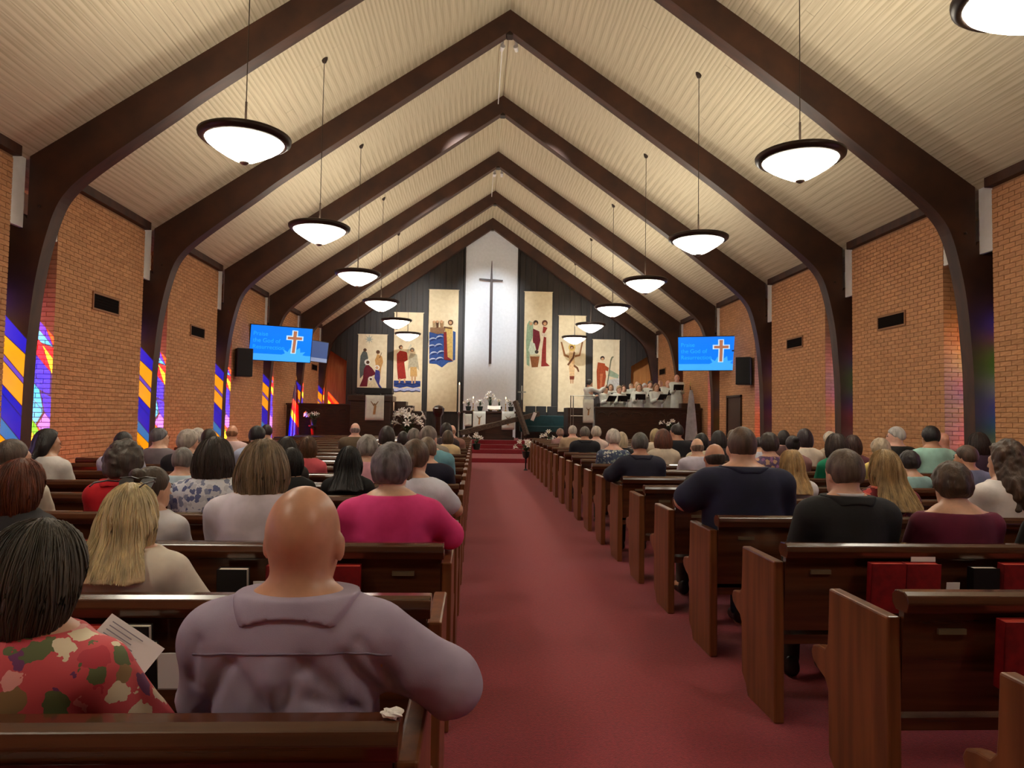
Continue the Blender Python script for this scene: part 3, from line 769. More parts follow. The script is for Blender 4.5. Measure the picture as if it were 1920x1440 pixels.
def cmat(c, c2=None, fine=False, rough=.85):
    return mat('cloth_%d_%d_%d%s' % (c + ('f' if fine else '',)), c, rough, c2 or tuple(int(k * .9) for k in c), (9, 9, 9), 3, bump=.06 if fine else .10, bscale=(420, 420, 420) if fine else (40, 40, 40))
TROU = [cmat((40, 42, 50)), cmat((60, 56, 52)), cmat((30, 34, 60)), cmat((80, 76, 70))]
SHOES = mat('shoe_leather', (24, 20, 18), .4)
def collar_mesh(kind, grow=.012, inner=False, pose='lap'):
    """a folded collar that lies on the garment around the neck"""
    v = V_(kind, 0, 0, pose)
    def fn(P):
        if inner: d = rc(P, (0, .15, .98), (0, .160, 1.12), v['nr'] + .025, v['nr'] + .024); return smax(smax(d, P[2] - 1.092, .004), 1.03 - P[2], .004)
        d = top_sdf(P, v, 1.0, grow, 0) - .0085; d = smin(d, rc(P, (0, .15, 1.0), (0, .160, 1.10), v['nr'] + .036, v['nr'] + .022), .025)
        lo = 1.040 - (P[1] - .06) * .10 - 2.0 * P[0] ** 2
        d = smax(d, lo - P[2], .003); d = smax(d, P[2] - 1.080, .004)
        return smax(d, np.sqrt(P[0] ** 2 + (P[1] - .15) ** 2) - v['nr'] - .075, .004)
    return get(('c', kind, grow, inner, pose), lambda: nets(fn, (-.17, -.02, .96), (.17, .33, 1.11), .0065, 'collar'))
def eyes_mesh():
    def mk():
        mb = MB()
        for s in (-1, 1):
            mb.lathe([(.0, -.006), (.005, -.004), (.006, 0), (.005, .004), (0, .006)], 8, (s * .031, .0935, .005), cap=False)
            mb.tube([(s * .018, .098, .021), (s * .032, .0985, .026), (s * .048, .090, .020)], .0028, 4)
        mb.tube([(-.02, .0975, -.0655), (0, .103, -.067), (.02, .0975, -.0655)], .003, 4)
        return mb.mesh('eyes', True)
    return get('eyes', mk)
EYE = mat('eye_dark', (48, 32, 28), .3)
def setm(o, m):
    o.material_slots[0].link = 'OBJECT'; o.material_slots[0].material = m
def add_part(name, me, m, par, loc=None, rot=None, s=None):
    if not me.materials: me.materials.append(m)
    o = link(name, me, par, loc); setm(o, m)
    if rot: o.rotation_euler = rot
    if s: o.scale = (s, s, s)
    return o
def person(px, top, row, kind, hair, hc, skin, garment, gm, label, yaw=0., pit=0., pose='lap', sleeve=1.0, grow=.012, wr=.003, h=None, rz=None, collar=None, strands=0, dx=0., s=None, seed=0., face=False, hscale=1., seam=False, grp='congregation seated in the pews', nh=1.0, dy=0.):
    side, k = (-1, int(row[1:])) if row[0] == 'L' else (1, int(row[1:]))
    kd = KIND[kind]; off = max(.035, .049 - (.155 - kd['cy'] - grow), .036 - (.168 - kd['wy'] - grow)) + .5 * wr      # the back leans on the pew
    yr = (LROW if side < 0 else RROW)(k) + off + dy
    yh = yr + HEADY
    c = aty(px, top, yh)
    zt = c[2] - (.0 if hair in ('bald', 'fade', 'ring') else .018)
    s = s or min(1.10, max(.86, (zt - .43) / .87))
    z0 = max(-.02, .43 - .43 * s)           # hips stay on the seat, shoes on the floor
    h = h or (.013 if k < 3 else .017 if k < 7 else .022)
    o = empty('person', (c[0] + dx, yr, z0), rnd.uniform(-.08, .08) if rz is None else rz, label=label, cat='person', group=grp, s=s)
    b = add_part('body', body_mesh(kind, yaw, pit, pose, h), smat(skin), o)
    hs = KIND[kind]['hs'] * hscale
    hl = (0, HEADY, HEADZ); hr = (pit, 0, yaw)
    cut = .295
    if hair in ('long', 'longwide'): cut = round(min(.36, (1.182 - (.880 - z0) / s) / hs), 2)      # the ends reach the pew rail
    if hair and hair not in ('none', 'bald'):
        ho = add_part('hair', hair_mesh(hair, .0075 if k < 3 else .011 if k < 7 else .015, cut), hmat(hc) if hair != 'bald' else mat('stubble', (176, 128, 100), .6, (150, 108, 84), (60, 60, 60)), o, hl, hr, hs)
        if not strands and k < 7 and hair in ('bob', 'bigbob', 'long'): strands, seed_ = 170, 0
        else: seed_ = int(seed)
        if strands: add_part('strands', strand_mesh(hair, strands, seed=seed_ + 1, r0=.0024, cut=cut), hmat(tuple(min(255, int(q * 1.12)) for q in hc)), ho)
    if face:
        add_part('eyes', eyes_mesh(), EYE, o, hl, hr, hs)
    g = add_part(garment, top_mesh(kind, pose, sleeve, grow, wr, h, seed, nh), gm, o)
    if collar: add_part('collar', collar_mesh(kind, grow, garment == 'suit_jacket'), collar, o)
    if garment == 'suit_jacket': add_part('jacket_collar', collar_mesh(kind, grow), gm, o)
    if seam:
        v = V_(kind, 0, 0, pose, seed=seed, neckhole=nh); X = np.linspace(-.20, .22, 40); Z = .968 + .010 * np.cos(X * 9) - .02 * np.abs(X); lo = np.full(40, -.1); hi = np.full(40, .15)
        for _ in range(18):
            m = (lo + hi) / 2; d = top_sdf((X, m, Z), dict(v, folds=FOLDS), sleeve, grow, wr); hi = np.where(d < 0, m, hi); lo = np.where(d < 0, lo, m)
        add_part('yoke_seam', MB().tube([(X[i], hi[i], Z[i]) for i in range(40)], .0028, 5).mesh('yoke_seam', True), cmat((140, 128, 150)), o)
    add_part('trousers', trouser_mesh(kind, .02), TROU[k % 4], o)
    for sg in (-1, 1): add_part('shoe', shoe_mesh(), SHOES, o, (sg * .12, .62, -z0 / s))
    return o
LT, MD, DK, PK = (226, 178, 150), (205, 150, 120), (120, 78, 56), (232, 180, 160)
WHITE = cmat((226, 224, 228)); CREAM = cmat((222, 212, 194))
GREY, LGREY, WHT, BLD, DBR, BRN, BLK, AUB, SLV = (120, 112, 106), (168, 160, 152), (222, 212, 200), (206, 172, 122), (54, 42, 36), (92, 64, 46), (22, 19, 20), (120, 58, 28), (146, 140, 136)
FL_CORAL = floral('coral_floral', (214, 84, 92), [(214, 84, 92), (240, 170, 165), (150, 120, 80), (120, 60, 110), (236, 220, 190), (236, 140, 140), (100, 110, 70), (196, 60, 76)], 18, .58)
FL_BLUE = floral('blue_floral', (214, 216, 222), [(90, 98, 140), (210, 214, 222), (130, 138, 165), (190, 192, 200)], 30, .62)
FL_NAVY = floral('navy_leaf', (70, 84, 112), [(214, 218, 214), (80, 96, 120), (150, 165, 160), (60, 72, 104)], 30, .5)
FL_RED = floral('red_floral', (120, 22, 34), [(206, 70, 66), (110, 20, 34), (224, 120, 104), (80, 14, 28)], 24, .62)
FL_PURP = floral('purple_floral', (92, 72, 104), [(190, 150, 120), (150, 100, 140), (80, 60, 100), (200, 120, 140)], 24, .5)
T_ = [
 # px, top, row, kind, hair, colour, skin, garment, material, label, options
 (575, 917, 'L0', 'baldman', 'bald', GREY, (214, 160, 128), 'shirt', cmat((172, 160, 182), (160, 148, 170), True), 'bald man in lavender grey collared shirt with arm on pew end', dict(pose='rest', h=.008, wr=.013, rz=0., grow=.018, seed=3.3, seam=True, yaw=-.12, pit=-.06, collar=cmat((172, 160, 182), (160, 148, 170), True))),
 (72, 978, 'L0', 'bigwoman', 'bigbob', (84, 76, 66), LT, 'blouse', FL_CORAL, 'woman with dark grey bob in coral floral blouse reading bulletin', dict(pose='elbowr', dx=.01, h=.0095, wr=.005, strands=420, rz=-.1, seed=1.2, yaw=-.25, pit=-.15)),
 (252, 905, 'L1', 'bigwoman', 'longwide', (236, 210, 164), LT, 'sweater', cmat((232, 222, 206), None, True), 'woman with long blonde hair and sunglasses on her head, cream sweater', dict(h=.0105, wr=.004, strands=480, rz=-.05, seed=2., pose='elbowr')),
 (48, 895, 'L2', 'woman', 'bigbob', AUB, LT, 'cardigan', cmat((58, 58, 60)), 'woman with auburn bob and charcoal cardigan', dict(strands=260, yaw=-.3, hscale=1.1)),
 (310, 884, 'L2', 'woman', 'bun', (86, 66, 50), LT, 'blouse', WHITE, 'woman with brown hair in a bun and white blouse behind blonde hair', dict(dx=-.05, yaw=-.5, face=True)),
 (495, 828, 'L2', 'bigwoman', 'bigbob', (158, 136, 108), LT, 'sweater', cmat((228, 220, 232), None, True), 'woman with ash blonde bob and white knit top', dict(strands=320, wr=.004, seed=4., yaw=.1)),
 (743, 832, 'L2', 'bigwoman', 'puff', (128, 122, 126), LT, 'blouse', cmat((236, 66, 140), (220, 52, 124), True), 'woman with short grey hair in bright pink blouse', dict(pose='restr', wr=.006, seed=5., yaw=-.35, strands=0, h=.0115)),
 (25, 825, 'L3', 'man', 'fade', (110, 92, 80), LT, 'shirt', cmat((226, 222, 206)), 'man with shaved grey hair and ivory shirt by the window slot', dict(yaw=-.4, face=True, collar=cmat((226, 222, 206)))),
 (265, 828, 'L3', 'woman', 'curly', (92, 80, 72), LT, 'jacket', cmat((206, 20, 34), (180, 14, 26)), 'woman with curly grey brown hair in red jacket', dict(grow=.02, wr=.006, collar=cmat((206, 20, 34), (180, 14, 26)), dx=-.09)),
 (405, 822, 'L3', 'bigwoman', 'bigbob', (70, 58, 50), LT, 'blouse', FL_BLUE, 'woman with dark brown bob in blue and white floral blouse', dict(strands=240)),
 (802, 820, 'L3', 'woman', 'pony', (110, 84, 64), LT, 'tee', cmat((226, 230, 244)), 'woman with brown ponytail in white tee at the aisle', dict(dx=-.08, sleeve=.62, pose='restr', wr=.005, yaw=-.2, grow=.02)),
 (358, 858, 'L4', 'woman', 'short', SLV, LT, 'blouse', cmat((190, 214, 226)), 'silver haired woman in pale blue blouse before blue floral blouse', dict(dx=-.05)),
 (563, 838, 'L4', 'woman', 'bob', (34, 28, 27), LT, 'top', cmat((22, 20, 22)), 'woman with near black bob and black top behind ash blonde bob', dict(dx=-.05)),
 (648, 835, 'L4', 'woman', 'longwide', BLK, LT, 'top', cmat((18, 16, 18)), 'woman with long straight black hair and black top', dict(dx=.04, strands=200)),
 (95, 803, 'L5', 'woman', 'longwide', (34, 27, 28), (206, 158, 128), 'tee', cmat((226, 220, 216)), 'woman with long dark hair in white tee near stained glass', dict(yaw=-.9, pit=-.1, face=True, sleeve=.7, wr=.005)),
 (540, 818, 'L5', 'woman', 'bob', DBR, LT, 'top', cmat((48, 42, 40)), 'woman with dark brown bob between two black haired women', dict()),
 (700, 815, 'L5', 'woman', 'puff', (176, 170, 164), LT, 'blouse', cmat((236, 170, 186)), 'woman with curly silver hair in pale pink top', dict(dx=-.05)),
 (800, 818, 'L5', 'man', 'short', (146, 122, 100), LT, 'jacket', cmat((26, 26, 48)), 'man with greying brown hair in navy jacket behind ponytail', dict(grow=.022, dx=.0)),
 (232, 808, 'L6', 'man', 'short', (50, 46, 48), LT, 'shirt', cmat((214, 214, 236)), 'man with dark hair in pale lavender shirt by brick wall', dict()),
 (357, 806, 'L6', 'man', 'puff', (196, 184, 172), LT, 'jacket', cmat((30, 30, 34)), 'man with white hair in black jacket', dict(yaw=-.6, face=True, grow=.02)),
 (402, 803, 'L7', 'man', 'short', (58, 46, 38), LT, 'shirt', cmat((120, 120, 140)), 'man with short dark brown hair behind dark brown bob', dict(dx=-.04)),
 (580, 817, 'L6', 'woman', 'bob', (112, 76, 50), LT, 'top', cmat((222, 96, 106)), 'woman with chestnut bob in coral top', dict()),
 (831, 800, 'L6', 'man', 'fade', (150, 136, 126), PK, 'shirt', cmat((118, 176, 192)), 'grey haired man in teal shirt at the aisle', dict(dx=-.14, yaw=-.5, face=True)),
 (318, 801, 'L7', 'man', 'short', (128, 124, 130), LT, 'shirt', cmat((120, 110, 116)), 'grey haired man with head turned beside white haired man', dict(dx=-.10, yaw=-.9, face=True)),
 (472, 797, 'L7', 'man', 'short', (30, 27, 30), LT, 'shirt', cmat((196, 206, 232)), 'man with black hair in light blue shirt', dict(dx=.06, yaw=-.3)),
 (806, 799, 'L8', 'man', 'bald', GREY, (236, 172, 150), 'shirt', cmat((150, 140, 130)), 'bald pink scalped man beside teal shirt', dict()),
 (851, 806, 'L10', 'woman', 'bob', (98, 80, 60), LT, 'top', cmat((228, 206, 160)), 'woman with brown bob in yellow top at the aisle', dict(dx=-.10)),
 (372, 802, 'L8', 'woman', 'puff', WHT, LT, 'top', cmat((170, 150, 150)), 'woman with white hair behind black jacket', dict()),
 (732, 798, 'L8', 'woman', 'bob', (56, 46, 42), LT, 'top', cmat((60, 50, 50)), 'woman with dark bob beside white lilies', dict(dx=-.03)),
 (757, 808, 'L10', 'woman', 'bob', (44, 34, 34), LT, 'top', cmat((70, 40, 44)), 'woman with dark hair behind short grey hair', dict()),
 (438, 797, 'L9', 'man', 'ring', (186, 128, 92), (226, 164, 132), 'shirt', cmat((230, 200, 200)), 'ginger haired balding man in pale pink shirt', dict()),
 (778, 803, 'L9', 'woman', 'puff', (150, 140, 132), LT, 'top', cmat((206, 50, 70)), 'woman with grey hair and red top near lilies', dict()),
 (502, 795, 'L10', 'man', 'short', (62, 40, 42), LT, 'jacket', cmat((86, 22, 34)), 'dark haired person in maroon jacket by last window', dict()),
 (668, 793, 'L11', 'man', 'ring', (170, 150, 148), PK, 'jacket', cmat((110, 94, 74)), 'balding man in olive tweed jacket', dict(grow=.022)),
 (836, 792, 'L11', 'woman', 'bob', DBR, LT, 'top', cmat((60, 50, 56)), 'dark haired woman in a front pew near the steps', dict()),
 (852, 797, 'L12', 'man', 'ring', (200, 160, 140), PK, 'shirt', cmat((150, 110, 100)), 'pink headed man in the foremost occupied pew', dict(dx=-.04)),
 # ---- choir side block
 (1577, 840, 'R1', 'man', 'short', (116, 98, 84), LT, 'suit_jacket', cmat((28, 29, 32)), 'man with greying brown hair in black suit', dict(grow=.026, wr=.004, collar=cmat((224, 220, 224)), yaw=.25, rz=-.05, seed=6., h=.0115)),
 (1780, 866, 'R1', 'bigwoman', 'puff', (92, 70, 54), LT, 'top', cmat((104, 22, 54), (88, 16, 44), True), 'woman with short brown hair in burgundy top', dict(wr=.004, yaw=-.1, nh=1.5)),
 (1968, 880, 'R1', 'man', 'short', DBR, LT, 'jacket', cmat((26, 26, 28)), 'person in black sleeve with raised hand beside burgundy top', dict(dx=.03)),
 (1388, 809, 'R2', 'bigman', 'fade', (104, 80, 66), LT, 'polo', cmat((30, 34, 62), (24, 27, 50), True), 'broad man with cropped brown hair in navy polo', dict(pose='elbow', sleeve=.8, wr=.006, grow=.022, seed=7., collar=cmat((30, 34, 62), (24, 27, 50), True), dx=.0, h=.0115)),
 (1655, 842, 'R2', 'woman', 'longwide', (190, 160, 112), LT, 'blouse', FL_RED, 'woman with clipped blonde hair in red floral top', dict(strands=300)),
 (1888, 828, 'R2', 'bigwoman', 'longcurly', (86, 62, 46), LT, 'blouse', cmat((236, 228, 226)), 'woman with long curly brown hair in white blouse', dict(yaw=.3, wr=.007)),
 (1340, 832, 'R3', 'man', 'ring', (74, 64, 56), MD, 'jacket', cmat((54, 52, 44)), 'balding dark haired man in olive jacket beside navy polo', dict(grow=.022)),
 (1483, 842, 'R3', 'woman', 'long', (196, 162, 110), LT, 'top', cmat((226, 222, 224)), 'woman with straight honey blonde hair in white top', dict(strands=200)),
 (1702, 848, 'R4', 'woman', 'puff', (50, 42, 40), LT, 'top', cmat((160, 200, 200)), 'woman with short dark hair in pale teal top', dict(nh=1.5)),
 (1790, 833, 'R4', 'man', 'short', (96, 72, 58), MD, 'shirt', cmat((122, 128, 160)), 'brown haired man in blue grey shirt near last column', dict(dx=.08, yaw=.6, face=True)),
 (1199, 810, 'R5', 'man', 'short', (108, 108, 102), MD, 'suit_jacket', cmat((34, 36, 56)), 'grey haired man in navy suit near the aisle', dict(grow=.026, pose='elbow')),
 (1443, 811, 'R5', 'woman', 'puff', (64, 54, 48), LT, 'top', FL_PURP, 'dark haired woman in purple floral top', dict()),
 (1486, 815, 'R6', 'woman', 'bun', (40, 32, 34), LT, 'top', cmat((150, 110, 110)), 'woman with dark top knot bun', dict()),
 (1567, 814, 'R5', 'woman', 'bigbob', (70, 54, 48), LT, 'sweater', cmat((0, 128, 92)), 'brown haired woman in emerald green sweater', dict()),
 (1640, 821, 'R5', 'woman', 'puff', (206, 186, 160), LT, 'top', cmat((224, 196, 110)), 'pale blonde woman in yellow top behind clipped blonde hair', dict(dx=.05)),
 (1318, 822, 'R6', 'man', 'ring', (150, 126, 110), LT, 'shirt', cmat((206, 198, 214)), 'balding man in pale lavender shirt beside cream jacket', dict(dx=-.08)),
 (1596, 815, 'R6', 'woman', 'bob', (84, 58, 52), LT, 'top', cmat((120, 70, 80)), 'reddish brown bob next to emerald sweater', dict()),
 (1745, 801, 'R6', 'man', 'short', (26, 22, 24), MD, 'shirt', cmat((172, 220, 208)), 'black haired man in mint green shirt', dict(grow=.02)),
 (1141, 804, 'R7', 'woman', 'puff', WHT, PK, 'top', FL_NAVY, 'white haired woman in blue leaf print top', dict(dx=.06, nh=1.6)),
 (1243, 805, 'R7', 'woman', 'bigbob', (112, 62, 44), LT, 'jacket', cmat((208, 192, 172)), 'auburn haired woman in beige jacket', dict()),
 (1306, 811, 'R7', 'woman', 'bob', (24, 20, 22), LT, 'jacket', cmat((222, 210, 182)), 'black bobbed woman in cream jacket', dict(dx=.05)),
 (1507, 803, 'R7', 'woman', 'bob', (52, 36, 44), LT, 'top', cmat((230, 216, 200)), 'dark plum haired woman in cream top', dict()),
 (1556, 809, 'R8', 'woman', 'puff', (216, 200, 180), LT, 'top', cmat((190, 170, 150)), 'white blonde woman behind emerald sweater', dict()),
 (1680, 801, 'R7', 'man', 'short', (226, 222, 220), PK, 'jacket', cmat((30, 28, 30)), 'white haired man with head turned in black jacket', dict(yaw=1.2, face=True, grow=.022)),
 (1778, 811, 'R7', 'man', 'bald', GREY, (226, 160, 140), 'shirt', cmat((120, 90, 90)), 'bald man beside mint green shirt', dict(dx=-.08)),
 (1824, 812, 'R6', 'woman', 'bigbob', (58, 40, 38), LT, 'top', cmat((66, 44, 66)), 'brown haired woman in dark plum top by column', dict(dx=.06)),
 (1096, 799, 'R10', 'man', 'short', (140, 132, 122), MD, 'suit_jacket', cmat((24, 25, 36)), 'grey haired man in midnight blue suit beside white haired people', dict(grow=.026)),
 (1166, 809, 'R8', 'woman', 'bob', (220, 200, 170), LT, 'top', cmat((20, 18, 20)), 'pale blonde woman in black top', dict()),
 (1346, 808, 'R8', 'woman', 'bigbob', (36, 30, 32), LT, 'top', cmat((60, 54, 56)), 'woman with voluminous black hair behind balding man', dict()),
 (1421, 818, 'R8', 'woman', 'short', (48, 40, 40), LT, 'top', cmat((220, 222, 240)), 'dark haired woman in white top beside navy polo', dict()),
 (1073, 797, 'R12', 'man', 'short', WHT, PK, 'coat', cmat((190, 164, 136)), 'white haired man in beige coat', dict(grow=.022)),
 (1118, 799, 'R11', 'woman', 'puff', (216, 204, 186), PK, 'top', cmat((226, 200, 190)), 'pale haired woman beside midnight blue suit', dict()),
 (1228, 803, 'R10', 'woman', 'bob', (200, 176, 130), LT, 'top', cmat((216, 200, 176)), 'blonde woman beside auburn hair', dict()),
 (1268, 795, 'R9', 'man', 'short', (52, 42, 40), MD, 'jacket', cmat((26, 26, 34)), 'dark haired man in black jacket by white flag', dict(yaw=.7, face=True, grow=.022)),
 (1372, 805, 'R9', 'man', 'short', (118, 100, 80), LT, 'shirt', cmat((110, 100, 90)), 'fair haired man in front of doorway', dict()),
 (1468, 806, 'R9', 'woman', 'bob', (40, 30, 30), LT, 'top', cmat((110, 80, 80)), 'small dark haired person beside top knot bun', dict()),
 (1050, 803, 'R14', 'woman', 'puff', (176, 140, 124), LT, 'top', cmat((170, 130, 130)), 'pinkish haired woman in the foremost occupied choir side pew', dict()),
]
for t in T_: 
    o = person(*t[:10], **t[10])
# pews are told apart by who sits in them
occ = {}
for t in T_: occ.setdefault(t[2], t[9])
for o in list(C.objects):
    if o.parent is None and o.name.split('.')[0] == 'pew':
        L_s = o.location.x < 0; k = round((o.location.y - (1.41 if L_s else 2.43)) / .945); key = ('L%d' if L_s else 'R%d') % k
        if key in occ: o['label'] = 'dark wooden pew holding ' + ' '.join(occ[key].split()[:11]).rstrip(',')
# ================================================================== chancel
def quadpx(pts, y):  # pixel polygon to (x, z) on the plane at depth y
    return [(lambda p: (p[0], p[2]))(aty(a, b, y)) for a, b in pts]
# ---- wall cross
CROSSW = mat('cross_wood', (54, 30, 28), .5)
wc = empty('wall_cross', (.52, YF - .18, 3.5), label='tall slender dark cross mounted on white centre panel', cat='cross')
MB().prism([(-.055, .04), (.05, .04), (.055, 3.2), (.045, 3.45), (.012, 4.2), (-.008, 4.2), (-.045, 3.45), (-.055, 3.2)], -.03, .03).build('post', CROSSW, wc, bevel=.006)
MB().prism([(-.49, 3.475), (-.05, 3.455), (.05, 3.455), (.46, 3.43), (.46, 3.385), (.05, 3.385), (-.05, 3.385), (-.49, 3.42)], -.025, .025).build('crossbar', CROSSW, wc, bevel=.006)
for z in (.4, 3.0):
    MB().tube([(0, .02, z), (0, .12, z)], .015, 6).build('standoff', BRONZE, wc)
# ---- banners with applique figures
CANV = mat('banner_canvas', (226, 210, 176), .9, (216, 198, 162), (8, 8, 8), 4)
def bcol(c): return mat('felt_%d_%d_%d' % c, c, .9, tuple(int(k * .88) for k in c), (14, 14, 14), 3)
BR, SKN, MRN, RED, BLU, LBL, TAN, GRY, GRN, GLD, CRM, RST = (92, 60, 36), (206, 158, 116), (106, 24, 40), (158, 40, 26), (38, 62, 126), (196, 206, 226), (206, 168, 96), (128, 122, 104), (150, 172, 138), (214, 176, 88), (240, 234, 222), (172, 74, 34)
def circ(c, r, n=14): return [(c[0] + r * math.cos(i * 2 * math.pi / n), c[1] + r * math.sin(i * 2 * math.pi / n)) for i in range(n)]
def star(c, r1, r2, n): return [(c[0] + (r1 if i % 2 == 0 else r2) * math.sin(i * math.pi / n), c[1] - (r1 if i % 2 == 0 else r2) * math.cos(i * math.pi / n)) for i in range(2 * n)]
def wavep(x0, x1, y, t, a, n=12): 
    up = [(x0 + (x1 - x0) * i / n, y + a * math.sin(i * 1.7)) for i in range(n + 1)]
    return up + [(x, yy + t) for x, yy in reversed(up)]
Z7 = lambda p: (p[0] * .1875 + 600, p[1] * .1875 + 540)
Z8 = lambda p: (p[0] * .20833 + 940, p[1] * .20833 + 540)
def arc(c, r, a0, a1, t, n=8):
    o = [(c[0] + r * math.cos(a0 + (a1 - a0) * i / n), c[1] + r * math.sin(a0 + (a1 - a0) * i / n)) for i in range(n + 1)]
    i_ = [(c[0] + (r - t * math.sin(math.pi * i / n)) * math.cos(a0 + (a1 - a0) * i / n), c[1] + (r - t * math.sin(math.pi * i / n)) * math.sin(a0 + (a1 - a0) * i / n)) for i in range(n, -1, -1)]
    return o + i_[1:-1]
waves = []
for (cx, cy_) in ((1130, 520), (1200, 500), (1120, 590), (1190, 580), (1140, 660), (1215, 650), (1130, 725), (1200, 715)):
    waves.append(('wave_crest', arc((cx, cy_ + 20), 46, math.pi * 1.05, math.pi * 1.8, 13), LBL))
    waves.append(('wave_trough', arc((cx + 6, cy_ + 34), 40, math.pi * 1.1, math.pi * 1.7, 9), (24, 36, 84)))
